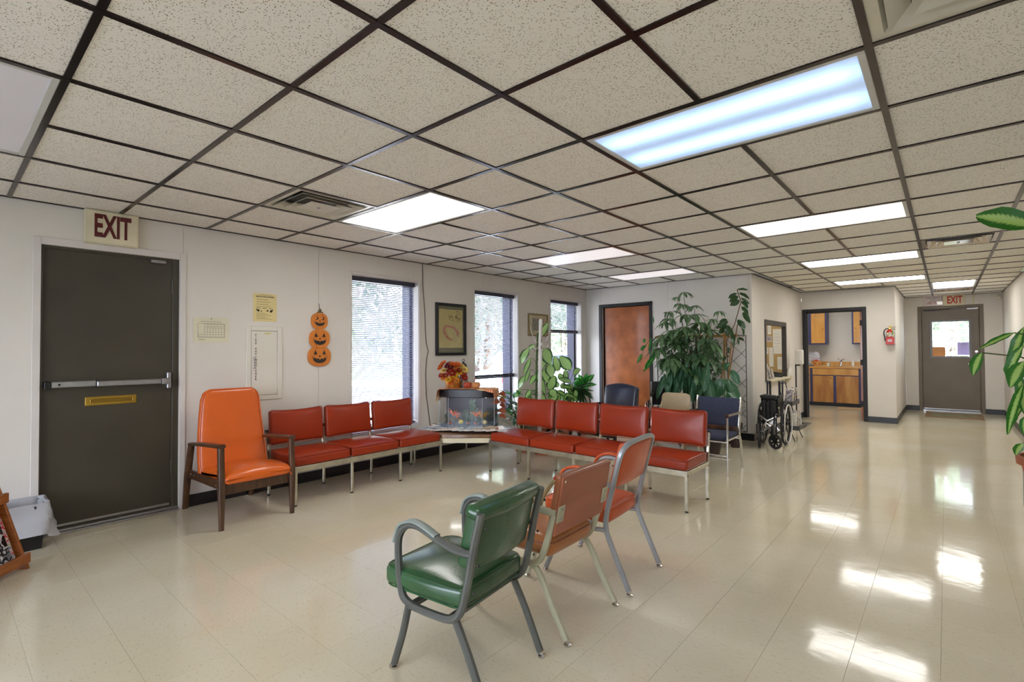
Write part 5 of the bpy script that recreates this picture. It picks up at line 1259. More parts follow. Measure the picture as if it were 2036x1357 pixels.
RB = [(-2.18,7.3,2.13,-2.04,2.12,0.036),(-2.18,7.3,2.08,-2.29,2.03,0.039),(-2.17,7.3,2.04,-2.24,1.98,0.062),(-2.15,7.3,1.98,-2.25,1.92,0.069),(-2.15,7.3,2.08,-2.02,2.0,0.05),(-2.13,7.3,2.01,-2.02,1.94,0.03),(-2.13,7.3,1.96,-2.02,1.9,0.055),(-2.12,7.3,1.89,-2.03,1.76,0.069),(-2.11,7.3,1.81,-2.01,1.68,0.055),(-2.18,7.3,1.71,-2.08,1.6,0.069),(-2.16,7.3,1.69,-2.07,1.51,0.048),(-2.32,7.3,1.72,-2.41,1.7,0.049),(-2.31,7.3,1.7,-2.43,1.61,0.07),(-2.32,7.3,1.64,-2.42,1.53,0.07),(-2.31,7.3,1.64,-2.29,1.51,0.07),(-2.3,7.3,1.62,-2.23,1.47,0.056),(-2.27,7.3,1.55,-2.21,1.36,0.063),(-2.19,7.3,1.45,-2.09,1.45,0.028),(-2.19,7.3,1.44,-2.14,1.39,0.022)]
RS = [(-2.18,7.3,2.13,-2.13,1.96,0.007),(-2.13,7.3,1.96,-2.22,1.65,0.007),(-2.22,7.3,1.65,-2.33,1.41,0.007),(-2.18,7.3,1.65,-2.31,0.91,0.011),(-2.33,7.3,1.44,-2.4,0.88,0.022),(-2.26,7.3,1.36,-2.3,0.91,0.014)]
BL = [(-2.27,6.9,0.91,-2.35,0.65,0.147),(-2.25,6.9,0.9,-2.04,0.67,0.12),(-2.18,6.9,0.9,-2.11,0.72,0.08),(-2.15,6.9,1.03,-2.04,0.87,0.079),(-2.22,6.9,0.74,-2.17,0.65,0.067),(-2.63,6.9,0.85,-2.64,0.6,0.097),(-2.69,6.9,0.89,-2.73,0.7,0.084),(-2.77,6.9,0.91,-2.91,0.71,0.084),(-2.55,6.9,0.86,-2.58,0.74,0.069),(-2.52,6.9,0.84,-2.51,0.65,0.082),(-2.44,6.9,0.85,-2.46,0.65,0.082),(-2.24,6.9,1.05,-2.16,1.1,0.067),(-2.74,6.9,1.07,-2.82,0.74,0.084),(-2.83,6.9,1.05,-2.92,0.77,0.085)]
VN = [(-3.37,6.9,1.47,-3.36,1.41,0.037),(-3.34,6.9,1.38,-3.42,1.29,0.03),(-3.41,6.9,1.25,-3.45,1.11,0.042),(-3.27,6.9,1.48,-3.29,1.28,0.029),(-3.18,6.9,1.25,-3.36,1.0,0.058),(-3.23,6.9,1.69,-3.21,1.77,0.015),(-3.37,6.9,1.37,-3.4,1.31,0.03)]
FR = [(0.3,3.55,1.93,0.15,2.0,0.106),(0.31,3.7,1.71,0.3,1.72,0.037),(0.26,3.55,1.38,0.14,1.31,0.029),(0.14,3.55,1.28,0.1,1.18,0.047),(0.3,3.6,1.41,0.22,1.15,0.06),(0.29,3.5,1.32,0.2,1.15,0.047),(0.28,3.4,1.24,0.23,1.13,0.062),(0.27,3.5,1.17,0.28,1.0,0.047),(0.28,3.45,1.13,0.21,0.92,0.037),(0.29,3.6,1.01,0.23,0.94,0.031),(0.28,3.4,0.98,0.27,0.91,0.041),(0.27,3.4,0.85,0.24,0.81,0.041)]
# ================================================================== aquarium on the corner table
AQ = math.degrees(math.atan2(.34, .55)); TZ = .390
aq = thing('aquarium', 'bow fronted glass aquarium with black hood on the corner table', 'aquarium', (-4.25, 4.13, TZ), AQ)
# local: x along the width, -y towards the viewer
AW, AD, AH = .325, .155, .375
fp = [(-AW, AD), (-AW, -.10), (-.20, -.17), (.20, -.17), (AW, -.10), (AW, AD)]
def shell(z0, z1, name, m, k=1.0, par=aq, thick=.004, closed_back=True):
    b_ = MB()
    for (a, c_) in zip(fp, fp[1:]+fp[:1]):
        a = (a[0]*k, a[1]*k); c_ = (c_[0]*k, c_[1]*k)
        b_.bar((a[0], a[1], (z0+z1)/2), (c_[0], c_[1], (z0+z1)/2), thick, z1-z0)
    return b_.build(name, m, par)
shell(.02, AH, 'glass', glass_mat('aquarium_glass', refl=.02)); MB().box(-.22, -.03, AH-.012, .22, .03, AH-.002).build('added_hood_glow', emit_mat('added_aquarium_glow', (.95, .97, 1), 9), aq)  # glowing strip added under the hood to brighten the tank
MB().prism([(a*1.02, b_*1.02) for a, b_ in fp], 0, .022).build('base_trim', m_black, aq, bevel=.004)
MB().prism([(a*1.01, b_*1.01) for a, b_ in fp], AH, AH+.095).build('hood', mat('black_hood_plastic', (26, 26, 34), .3), aq, bevel=.006)
MB().box(-AW+.012, AD-.014, .022, AW-.012, AD-.006, AH).build('backdrop', mat('slate_backdrop', (64, 66, 74), .6, var=.12), aq)
gr = MB(); random.seed(11); m_grav = print_mat('blue_grey_gravel', [(66, 84, 104), (130, 146, 160), (40, 46, 58), (150, 140, 130)], 90, .5)
gr.prism([(a*.97, b_*.95) for a, b_ in fp], .022, .062)
for _ in range(420):
    x = random.uniform(-.30, .30); y = random.uniform(-.155 if abs(x) < .19 else -.095, .13); gr.sphere((x, y, .062+random.uniform(0, .012)), random.uniform(.005, .010), 5, 3)
gr.build('gravel', m_grav, aq, kind='stuff')
for name, pts in (('corner_strip', [(-.20, -.17), (.20, -.17), (-AW, -.10), (AW, -.10)]),):
    b_ = MB(); [b_.cyl((x, y, .02), (x, y, AH), .004, 6) for x, y in pts]; b_.build(name, mat('pale_silicone', (150, 156, 160), .3), aq)
def sprig(x, y, h, col, n, name='plastic_plant', spread=.05):
    b_ = MB()
    for s_ in range(4):
        tx, ty = x+random.uniform(-spread, spread), y+random.uniform(-.03, .03); hh = h*random.uniform(.6, 1)
        b_.cyl((x, y, .05), (tx, ty, .05+hh), .0015, 4)
        for q in range(n):
            u = random.uniform(.25, 1); px_, py_, pz = x+(tx-x)*u, y+(ty-y)*u, .05+hh*u; r = random.uniform(.009, .017); a = random.uniform(0, 6.28); b2 = random.uniform(-.5, .8)
            dx, dy, dz = math.cos(a)*r, math.sin(a)*r*.6, b2*r
            b_.add([(px_, py_, pz), (px_+dx-dy*.4, py_+dy+dx*.4, pz+dz), (px_+dx*2, py_+dy*2, pz+dz*1.6), (px_+dx+dy*.4, py_+dy-dx*.4, pz+dz-.002)], [(0, 1, 2, 3)])
    return b_.build(name, col, aq)
g1 = mat('pale_sage_plastic', (132, 160, 140), .5, var=.2, vs=60); g2 = mat('deep_green_plastic', (50, 84, 60), .5, var=.2, vs=60)
for x, h, c_ in ((-.02, .22, g1), (.06, .27, g1), (-.13, .14, g2), (.17, .2, g1), (.24, .22, g2), (-.27, .16, g2), (-.06, .17, g2), (.12, .12, g2), (.02, .30, g1), (-.20, .10, g1)): sprig(x, random.uniform(-.02, .08), h, c_, 26)
oc = mat('orange_coral', (214, 104, 56), .5, var=.1); yc = mat('ochre_coral', (176, 140, 70), .6, var=.2, vs=40)
def coral(x, y, z, r, col, n=9):
    b_ = MB()
    for k in range(n):
        a = 2*PI*k/n+random.uniform(-.2, .2); e = random.uniform(.1, 1.1); p1 = (x+r*math.cos(a)*math.cos(e), y+r*.5*math.sin(a), z+r*math.sin(e))
        b_.sweep([(x, y, z-.015), ((x+p1[0])/2, (y+p1[1])/2, (z+p1[2])/2+.01), p1], [(-.008, 0), (0, -.003), (.008, 0), (0, .003)], radii=[.6, 1.3, .2])
    return b_.build('coral', col, aq)
coral(-.17, -.05, .16, .10, oc); coral(-.13, -.04, .13, .05, oc, 6); coral(.10, -.03, .155, .09, oc, 9); coral(.17, -.02, .13, .11, yc, 20); coral(.02, -.12, .07, .03, mat('pink_anemone', (214, 160, 140), .5), 9); coral(.11, -.12, .06, .035, oc, 8); coral(-.19, -.12, .06, .03, oc, 7)
MB().sphere((-.075, -.08, .085), .030, 14, 10, (1, 1, .9)).build('yellow_ornament', mat('mustard_ball', (206, 186, 84), .5, bump=.5, bs=200), aq, smooth=True)
MB().sphere((.205, -.06, .08), .024, 12, 8, (1, .7, 1.3)).build('shell', mat('cream_shell', (220, 206, 160), .5), aq, smooth=True)
b_ = MB(); b_.sweep(smooth_path([(-.28, -.02, .06), (-.22, 0, .10), (-.14, .0, .11), (-.07, .02, .08)], 3), [(.02*math.cos(a), .02*math.sin(a)) for a in [2*PI*i/7 for i in range(7)]]); b_.build('driftwood', mat('driftwood', (96, 70, 52), .8, var=.25, vs=40), aq, smooth=True)

HZ = TZ+AH+.095
# plaid cloth
m_plaid = mat('orange_plaid', (206, 120, 82), .8, var=.03); n_ = m_plaid.node_tree; p_ = n_.nodes['Principled BSDF']
tc_ = n_.nodes.new('ShaderNodeTexCoord'); mp_ = n_.nodes.new('ShaderNodeMapping'); mp_.inputs['Scale'].default_value = (1, 1, 0); n_.links.new(tc_.outputs['Object'], mp_.inputs[0])
base_ = p_.inputs['Base Color'].links[0].from_socket; last = base_
for rot in (0, PI/2):
    q_ = n_.nodes.new('ShaderNodeMapping'); q_.inputs['Rotation'].default_value = (0, 0, rot+.1); n_.links.new(mp_.outputs[0], q_.inputs[0])
    wv = n_.nodes.new('ShaderNodeTexWave'); wv.inputs['Scale'].default_value = 11; n_.links.new(q_.outputs[0], wv.inputs['Vector'])
    r_ = n_.nodes.new('ShaderNodeValToRGB'); r_.color_ramp.elements[0].position = .82; r_.color_ramp.elements[1].position = .9; n_.links.new(wv.outputs['Fac'], r_.inputs[0])
    mx_ = n_.nodes.new('ShaderNodeMixRGB'); n_.links.new(r_.outputs[0], mx_.inputs[0]); n_.links.new(last, mx_.inputs[1]); mx_.inputs[2].default_value = lin((240, 206, 150)); last = mx_.outputs[0]
n_.links.new(last, p_.inputs['Base Color'])
cl_ = thing('table_cloth', 'orange plaid cloth draped over the aquarium hood', 'cloth', (-4.25, 4.13, HZ+.003), AQ)
b_ = MB(); N = 34; v = []
for i in range(N+1):
    for j in range(N+1):
        u = (i/N-.5)*2; w_ = (j/N-.5)*2
        x = u*.43; y = w_*.150-.012-(.075*max(0, u)**2+.05*max(0, -u)**4)*(1-w_)*.5; x += -.05*(1-w_)*.5*max(0, -u)               # square cloth turned 45 degrees on the hood
        cx_ = max(-AW, min(AW, x)); cy_ = max(-.165, min(AD, y)); ex_ = math.hypot(x-cx_, y-cy_)
        k = .12; v.append((cx_+(x-cx_)*k+(.004 if ex_ > 0 and x > cx_ else (-.004 if ex_ > 0 and x < cx_ else 0)), cy_+(y-cy_)*k+(-.010 if ex_ > 0 and y < cy_ else (.010 if ex_ > 0 and y > cy_ else 0)), -ex_*1.0+.0015*math.sin(x*60+y*30)))
f_ = [(i*(N+1)+j, (i+1)*(N+1)+j, (i+1)*(N+1)+j+1, i*(N+1)+j+1) for i in range(N) for j in range(N)]
b_.add(v, f_).build('cloth', m_plaid, cl_, smooth=True, angle=80)
# flower basket
Fb = Vector((-4.42, 4.045, HZ+.006))
fbk = thing('flower_basket', 'golden basket filled with orange, red and yellow autumn flowers', 'flower arrangement', Fb, AQ)
MB().lathe([(.075, 0), (.085, .008), (.105, .075), (.098, .075), (.078, .01)], n=16).build('basket', mat('gold_foil_basket', (190, 130, 62), .35, metal=.4, var=.2, vs=40), fbk, smooth=True)
MB().sphere((0, 0, .09), .085, 12, 8, (1, 1, .7)).build('greenery', mat('dark_fern', (60, 56, 30), .8, var=.3, vs=60), fbk)
fcols = {'orange': (226, 102, 26), 'red': (168, 34, 28), 'yellow': (232, 186, 40), 'cream': (232, 208, 120), 'plum': (120, 34, 58), 'peach': (232, 150, 60)}
def flower_mesh(cn, r=.038, pet=13):
    b_ = MB()
    for k in range(pet*2):
        a = 2*PI*k/pet+(k//pet)*.25; l = r*(1 if k < pet else .75); e = .25 if k < pet else .7
        ca, sa = math.cos(a), math.sin(a); wv = r*.20
        b_.add([(0, 0, 0), (ca*l*.6-sa*wv, sa*l*.6+ca*wv, l*.6*e), (ca*l, sa*l, l*e*.8), (ca*l*.6+sa*wv, sa*l*.6-ca*wv, l*.6*e)], [(0, 1, 2, 3)])
    return b_.build('flower', mat('petal_'+cn, fcols[cn], .7, var=.12, vs=30, trans=.25), None).data
fm = {c_: flower_mesh(c_) for c_ in fcols}
for o_ in [o for o in COL.objects if o.name.startswith('flower') and o.parent is None and o.type == 'MESH']: bpy.data.objects.remove(o_)
mc = MB().sphere((0, 0, .006), .011, 8, 6, (1, 1, .6)).build('tmp', mat('flower_eye', (150, 96, 30), .8)); mce = mc.data; bpy.data.objects.remove(mc); mce.name = 'flower_centre'
seq = [('orange', -.13, .26), ('orange', -.10, .29), ('cream', -.10, .20), ('plum', -.045, .25), ('orange', .02, .28), ('red', -.02, .20), ('peach', .05, .24), ('orange', .07, .27), ('yellow', .09, .18), ('red', -.07, .145), ('peach', -.09, .12), ('red', .14, .16), ('cream', .155, .21), ('cream', .12, .25), ('red', .10, .21), ('plum', .0, .245), ('yellow', .05, .145), ('red', -.13, .15), ('orange', .0, .115), ('yellow', -.03, .10), ('red', .16, .12), ('peach', .07, .09), ('red', .02, .17), ('orange', -.15, .235), ('red', .05, .21), ('plum', -.02, .275), ('orange', -.01, .07)]
random.seed(4)
for cn, x, z in seq:
    x *= .92; x *= 1.02; M_ = Matrix.Translation((x, -.05-.05*math.cos(x*9)+random.uniform(-.015, .02), z)) @ Matrix.Rotation(x*4, 4, 'Y') @ Matrix.Rotation(R(62-z*120), 4, 'X') @ Matrix.Rotation(random.uniform(0, 3), 4, 'Z') @ Matrix.Scale(random.uniform(1.15, 1.55), 4)
    f_ = inst('flower', fm[cn], fbk, M_); inst('flower_centre', mce, f_)
bh_ = MB()
for cn, x, z in seq: bh_.cyl((x*.3, 0, .06), (x*.92, -.06, z), .002, 4)
bh_.build('stems', mat('olive_stem', (80, 76, 36), .7), fbk)
for _ in range(10):
    a = random.uniform(0, 6.28); me_ = leaf_mesh('basket_leaf', .09, .035, .8, .2, mat('rusty_leaf', (150, 80, 40), .7, var=.2, trans=.2)) if _ == 0 else me_
    inst('leaf', me_, fbk, dir_matrix((.05*math.cos(a), .05*math.sin(a), .10), a, .5, 1))
# gourds
m_gourd = mat('red_pumpkin_skin', (176, 72, 44), .35, var=.12, vs=10); m_gourd2 = mat('peach_pumpkin_skin', (206, 142, 92), .4, var=.1, vs=10)
for nm, lb, x, mm in (('small_pumpkin', 'small dark red pumpkin on the plaid cloth, left of pair', -.005, m_gourd), ('small_pumpkin', 'small peach pumpkin on the plaid cloth, right of pair', .092, m_gourd2)):
    p0 = Matrix.Translation((-4.25, 4.13, HZ+.006)) @ Matrix.Rotation(R(AQ), 4, 'Z') @ Vector((x+.0, -.03, 0))
    t = thing(nm, lb, 'pumpkin', p0, AQ, 'two small pumpkins on the aquarium')
    v = []; n1, n2 = 40, 12
    for i in range(n2+1):
        th = PI*i/n2
        for j in range(n1):
            a = 2*PI*j/n1; rr = .052*(1+.07*math.cos(a*8))*math.sin(th)**.8; v.append((rr*math.cos(a), rr*math.sin(a), .040+.040*math.cos(th)-.012*math.exp(-(th/.5)**2)))
    f_ = [(i*n1+j, (i+1)*n1+j, (i+1)*n1+(j+1) % n1, i*n1+(j+1) % n1) for i in range(n2) for j in range(n1)]
    MB().add(v, f_).build('body', mm, t, smooth=True, angle=70)
    MB().tube([(0, 0, .068), (.002, 0, .085), (-.008, 0, .098)] if mm is m_gourd else [(-.025, 0, .07), (-.02, 0, .10), (.01, 0, .112), (.03, 0, .09), (.032, 0, .07)], .004 if mm is m_gourd else .0025, 6).build('stem', mat('dry_stem', (84, 66, 44), .8), t, smooth=True)
# lantern in the basket back
t = thing('metal_lantern', 'small black metal lantern standing behind the autumn flowers', 'lantern', tuple(Matrix.Translation((-4.25, 4.13, HZ+.004)) @ Matrix.Rotation(R(AQ), 4, 'Z') @ Vector((-.085, .08, 0))), AQ)
b_ = MB(); b_.box(-.035, -.035, 0, .035, .035, .02)
for x in (-.03, .03):
    for y in (-.03, .03): b_.box(x-.004, y-.004, .02, x+.004, y+.004, .24)
b_.lathe([(.05, .24), (.035, .28), (.012, .295), (.008, .31)], n=4); b_.torus((0, 0, .325), .015, .003, 'Y', 16, 5); b_.build('lantern_body', m_black, t); MB().lathe([(.02, .02), (.02, .16)], n=10).build('candle', m_cream, t)
MB().box(-.026, -.026, .02, .026, .026, .24).build('lantern_glass', m_glass, t)
# leaf garland right of the tank
t = thing('leaf_garland', 'rust red artificial leaf garland hanging beside the aquarium', 'garland', tuple(Matrix.Translation((-4.25, 4.13, HZ)) @ Matrix.Rotation(R(AQ), 4, 'Z') @ Vector((.37, -.02, 0))), AQ)
me_ = leaf_mesh('rust_leaf', .09, .07, .5, .3, mat('rust_maple_leaf', (166, 88, 56), .6, var=.15, vs=20, trans=.3), shape='heart')
MB().tube([(-.05, 0, .0), (0, 0, -.05), (.005, 0, -.20), (0, 0, -.34)], .003, 5).build('stem', mat('dry_stem', (84, 66, 44), .8), t)
for k, (z, a) in enumerate(((-.04, -1.4), (-.05, -1.9), (-.12, -1.2), (-.16, -1.8), (-.19, -1.3), (-.24, -1.5), (-.02, -1.0), (-.30, -1.7), (-.14, 1.4), (-.26, 1.3))):
    inst('leaf', me_, t, Matrix.Translation((0, -.01, z)) @ Matrix.Rotation(a, 4, 'Z') @ Matrix.Rotation(-.3, 4, 'X') @ Matrix.Rotation(.5*(k % 3), 4, 'Y'))

# ================================================================== magazines on the corner table
mcs = [print_mat('cover_%d' % k, c_, sc, .3) for k, (c_, sc) in enumerate([([(220, 216, 206), (150, 150, 160), (236, 232, 224), (96, 110, 130)], 9), ([(196, 140, 96), (222, 200, 160), (120, 90, 70), (236, 228, 214)], 8), ([(60, 90, 120), (214, 214, 214), (110, 140, 160), (236, 234, 230)], 10), ([(190, 190, 180), (60, 70, 60), (228, 226, 218), (110, 120, 100)], 11), ([(224, 210, 190), (170, 70, 60), (236, 232, 224), (70, 70, 90)], 9), ([(88, 104, 84), (210, 206, 190), (48, 54, 48), (236, 230, 220)], 10)])]
random.seed(21)
ORD = ['leftmost', 'second', 'third', 'fourth', 'fifth', 'sixth', 'seventh', 'eighth', 'ninth', 'tenth', 'eleventh', 'twelfth', 'thirteenth', 'fourteenth', 'fifteenth']
def mag(x, y, z, rz, k, lb, grp, tilt=0):
    t = thing('magazine', lb, 'magazine', (x, y, z), 0, grp); t.rotation_euler = (R(tilt), 0, R(rz))
    MB().box(-.095, -.125, 0, .095, .125, .0065).build('pages', m_paper, t); MB().box(-.096, -.126, .0065, .096, .126, .0075).build('cover', mcs[k % 6], t); return t
# fanned row along the front
for q in range(15):
    f_ = q/14; x = -4.60+f_*.80; y = 3.74+f_*.33
    if x > -4.22: pass
    mag(x, y+.02, TZ+.0105+.0024*q, 28+random.uniform(-16, 16), q+random.randint(0, 2), '%s magazine from the left in the fanned row on corner table' % ORD[q], 'fanned magazines on the corner table', tilt=0).rotation_euler[1] = R(-5.5)
for q, (x, y, a) in enumerate(((-4.62, 3.98, 60), (-4.60, 4.30, 10), (-4.63, 4.00, 35), (-4.58, 4.02, 80))):
    mag(x, y, TZ+.0008+.008*q, a, q+2, '%s magazine of the loose pile at left end of corner table' % ['bottom', 'second', 'third', 'top'][q], 'magazines behind on the corner table')
t = mag(-3.86, 4.40, TZ+.002, 70, 0, 'pale open newspaper at the right end of the corner table', None); t['category'] = 'newspaper'
# ================================================================== plants
lm_dief = leaf_mat('dieffenbachia_leaf', (26, 78, 28), (170, 208, 128), 1.0, .35, 34, .40)
lm_dief2 = leaf_mat('bright_dieffenbachia_leaf', (44, 108, 30), (176, 208, 110), .8, .38, 40, .24)
lm_green = leaf_mat('mid_green_leaf', (38, 82, 40), (84, 128, 70), .6, .35, 20, .10)
lm_sch = leaf_mat('schefflera_leaf', (90, 124, 82), (152, 176, 138), .6, .26, 10, .10, .22)
lm_var = leaf_mat('variegated_schefflera_leaf', (84, 118, 78), (166, 176, 128), .9, .32, 8, .0, .15)
lm_rub = leaf_mat('rubber_plant_leaf', (56, 86, 50), (98, 128, 80), .5, .25, 18, .04, .1)
lm_spath = leaf_mat('broad_deep_green_leaf', (62, 108, 74), (124, 164, 128), .7, .33, 26, .08, .2)
lm_bright = leaf_mat('glossy_bright_leaf', (48, 130, 50), (150, 210, 110), .6, .3, 12, .12, .35)
m_stem = mat('green_stem', (74, 92, 48), .6, var=.15); m_cane = mat('woody_stem', (110, 82, 54), .8, var=.25, vs=30); m_bamboo = mat('bamboo_stake', (176, 126, 62), .5, var=.2, vs=30)
UNIT = {}
def unit_leaf(m, k, shape, wr):
    key = (m.name, k, shape, wr)
    if key not in UNIT: UNIT[key] = leaf_mesh('leaf', 1.0, wr, [.35, .7, 1.1, .15][k % 4], [.22, .30, .16][k % 3], m, shape, 4, 8, twist=[0, .3, -.3][k % 3], wave=.5)
    return UNIT[key]
def pot(t, r, h, m=m_terra, z=0, n=24):
    o_ = MB().lathe([(r*.66, z), (r*.90, z+h*.78), (r*.92, z+h*.79), (r, z+h*.79), (r*1.02, z+h), (r*.93, z+h), (r*.86, z+h*.86)], n=n).build('pot', m, t, smooth=True, angle=30)
    MB().lathe([(.001, z+h*.86), (r*.88, z+h*.87)], n=n, caps=False).build('soil', m_soil, t); return o_
def placed_leaves(t, org, L_, m, shape='oval', face=(.6, -.9, .35), stemfrom=None, k0=0, wscale=1.0, petiole=True):
    """leaves given by base and tip points in room coordinates"""
    M0 = t.matrix_basis.inverted(); st_ = MB(); rnd = random.Random(k0+5)
    for q, e in enumerate(L_):
        b_ = Vector(e[:3]); tip = Vector((e[3], e[1]+rnd.uniform(-.10, -.02), e[4])); ln = (tip-b_).length; w_ = e[5]*wscale
        b_ = M0 @ b_; tip = M0 @ tip
        fc = (face[0]+rnd.uniform(-.3, .3), face[1], face[2]+rnd.uniform(-.2, .25))
        y = (tip-b_).normalized(); z = Vector(fc); z = (z-y*z.dot(y)).normalized(); x = y.cross(z)
        me_ = unit_leaf(m, q+k0, shape, 1.0); W_ = w_*1.25; L2 = ln*1.10
        inst('leaf', me_, t, Matrix(((x.x*W_, y.x*L2, z.x*L2*.8, b_.x), (x.y*W_, y.y*L2, z.y*L2*.8, b_.y), (x.z*W_, y.z*L2, z.z*L2*.8, b_.z), (0, 0, 0, 1))))
        if stemfrom and petiole:
            s_ = M0 @ Vector(stemfrom(e)); mid = (s_+b_)/2+Vector((0, 0, .03)); st_.tube([tuple(s_), tuple(mid), tuple(b_)], .0035, 5)
    if st_.v: st_.build('petioles', m_stem, t)
# tall dieffenbachia behind the coat rack
t = thing('dieffenbachia', 'tall variegated dieffenbachia rising behind the white coat rack', 'potted plant', (-4.33, 5.50, 0)); pot(t, .15, .24)
sp_ = [(-4.33, 5.50, .2), (-4.31, 5.48, .6), (-4.28, 5.46, 1.1), (-4.25, 5.45, 1.54)]
MB().tube([(x+4.33, y-5.50, z) for x, y, z in sp_], .014, 8).build('stem', m_stem, t, smooth=True)
def sf(e): z = max(.5, min(1.5, e[2]-.06)); return (-4.29+.04*(z-1), 5.46, z)
placed_leaves(t, None, DT, lm_dief, stemfrom=sf, wscale=1.25)
# second dieffenbachia by the far window
t = thing('dieffenbachia', 'shorter dieffenbachia clump in front of the farthest window', 'potted plant', (-4.47, 6.42, 0)); pot(t, .15, .26, mat('dark_pot', (60, 46, 42), .6))
for (dx, z1, dx1) in ((.0, .80, -.03), (.05, .74, .07), (-.05, .66, -.12), (.02, .6, .04)): MB().tube([(dx, 0, .22), (dx+dx1*.3, .0, z1*.6), (dx+dx1, .02, z1)], .010, 6).build('stem', m_cane, t, smooth=True)
placed_leaves(t, None, D2, lm_dief, stemfrom=lambda e: (-4.44+(e[0]+4.44)*.45, 6.43, max(.4, e[2]-.16)), k0=3, wscale=1.15)
rr_ = random.Random(9)
ex_ = [( -4.45+rr_.uniform(-.25, .25), 6.40+rr_.uniform(-.1, .1), rr_.uniform(.35, .78)) for _ in range(26)]
placed_leaves(t, None, [(x, y, z, x+rr_.uniform(-.14, .14), z+rr_.uniform(-.16, .08), .075) for x, y, z in ex_], lm_dief2, stemfrom=lambda e: (-4.46, 6.42, max(.3, e[2]-.2)), k0=1)
MB().cyl((-4.47+4.47, .02, .2), (-.10, .03, 1.60), .005, 6).build('cane', m_bamboo, t)
# dracaena and trailing peacock plant beside the wooden door
t = thing('dracaena', 'bright glossy dracaena at left side of the wooden door', 'potted plant', (-4.33, 6.98, 0)); pot(t, .15, .28)
MB().tube([(0, 0, .24), (-.05, 0, .5), (-.12, -.02, .72)], .014, 6).build('stem', m_cane, t, smooth=True)
placed_leaves(t, None, DR[:6], lm_bright, shape='lance', stemfrom=None, wscale=1.35)
ex_ = [(math.cos(a)*.20, math.sin(a)*.12, z) for a, z in [(k*.79, -.02+.04*(k % 3)) for k in range(8)]]
placed_leaves(t, None, [(-4.45, 6.95, .72, -4.45+x, .80+z, .06) for x, y, z in ex_], lm_bright, shape='lance', k0=2)
t = thing('spider_plant', 'dark arching strap leaved plant beside the wooden door', 'potted plant', (-4.28, 6.62, 0)); pot(t, .14, .24)
placed_leaves(t, None, [(x, 6.66, z, x2, z2, w_) for x, _, z, x2, z2, w_ in DR[6:]]+[(-4.38, 6.66, .68, -4.38+.30*math.cos(a), .60+.16*math.sin(a), .035) for a in [k*.55 for k in range(12)]], lm_rub, shape='lance', k0=4)
MB().tube([(0, 0, .2), (-.07, .03, .45), (-.12, .05, .70)], .010, 6).build('stem', m_stem, t)
# low bushy plants right of the tank, behind the bench
def bush(name, lb, loc, r, h, z0, m, n, ln, wr, shape='oval', seed=1, potr=.13, poth=.2, spiky=False, potm=m_terra):
    t = thing(name, lb, 'potted plant', loc); pot(t, potr, poth, potm); rd = random.Random(seed); st_ = MB()
    for k in range(n):
        a = rd.uniform(0, 2*PI); rr2 = r*math.sqrt(rd.random()); z = z0+rd.random()*h; b_ = (rr2*math.cos(a)*.8, rr2*math.sin(a)*.8, z)
        s_ = ln*rd.uniform(.7, 1.2); me_ = unit_leaf(m, rd.randint(0, 11), shape, wr)
        inst('leaf', me_, t, dir_matrix(b_, a-PI/2+rd.uniform(-.7, .7), rd.uniform(-.3, .9), s_, rd.uniform(-.4, .4)))
        if k % 2 == 0: st_.tube([(0, 0, poth*.85), (b_[0]*.5, b_[1]*.5, z*.75), b_], .003, 4)
    st_.build('stems', m_stem, t); return t
bush('bushy_houseplant', 'dark bushy houseplant on floor behind the aquarium table', (-4.18, 5.02, 0), .25, .42, .24, lm_spath, 90, .11, .42, seed=2)
bush('pothos', 'bright green pothos below the middle window', (-4.42, 5.02+.25, 0), .22, .35, .36, lm_bright, 34, .15, .35, seed=5)
bush('low_houseplant', 'leafy green plant beneath the tall dieffenbachia', (-4.02, 5.62, 0), .22, .38, .28, lm_dief2, 44, .14, .45, seed=8)
t = thing('terracotta_pot', 'empty terracotta pot on the floor behind the four seat bench', 'pot', (-3.86, 5.05, 0)); pot(t, .16, .20)
t = thing('terracotta_pot', 'low terracotta pot glimpsed under the corner table edge', 'pot', (-4.30, 4.98, 0)) if False else None

# ---- coat rack
t = thing('coat_rack', 'white metal coat rack with curved hooks by the framed picture', 'coat rack', (-4.055, 5.22, 0))
m_cr = mat('white_enamel_pole', (226, 222, 214), .3, var=.02)
MB().cyl((0, 0, .02), (.04, 0, 1.69), .024, 16).build('pole', m_cr, t, smooth=True, angle=60); MB().sphere((.04, 0, 1.695), .024, 12, 8).build('finial', m_cr, t, smooth=True)
for k in range(4):
    a = PI/4+k*PI/2; c_, s_ = math.cos(a), math.sin(a)
    MB().tube([(.036+.02*c_, .02*s_, 1.40), (.036+.07*c_, .07*s_, 1.42), (.036+.115*c_, .115*s_, 1.52), (.036+.14*c_, .14*s_, 1.64)], .006, 6).build('hook', m_chrome, t, smooth=True)
    MB().tube([(.036+.02*c_, .02*s_, 1.36), (.036+.06*c_, .06*s_, 1.32), (.036+.085*c_, .085*s_, 1.34), (.036+.09*c_, .09*s_, 1.37)], .005, 6).build('small_hook', m_chrome, t, smooth=True)
    MB().tube([(0, 0, .05), (.13*c_, .13*s_, .04), (.22*c_, .22*s_, .0)], .012, 8).build('leg', m_cr, t, smooth=True)

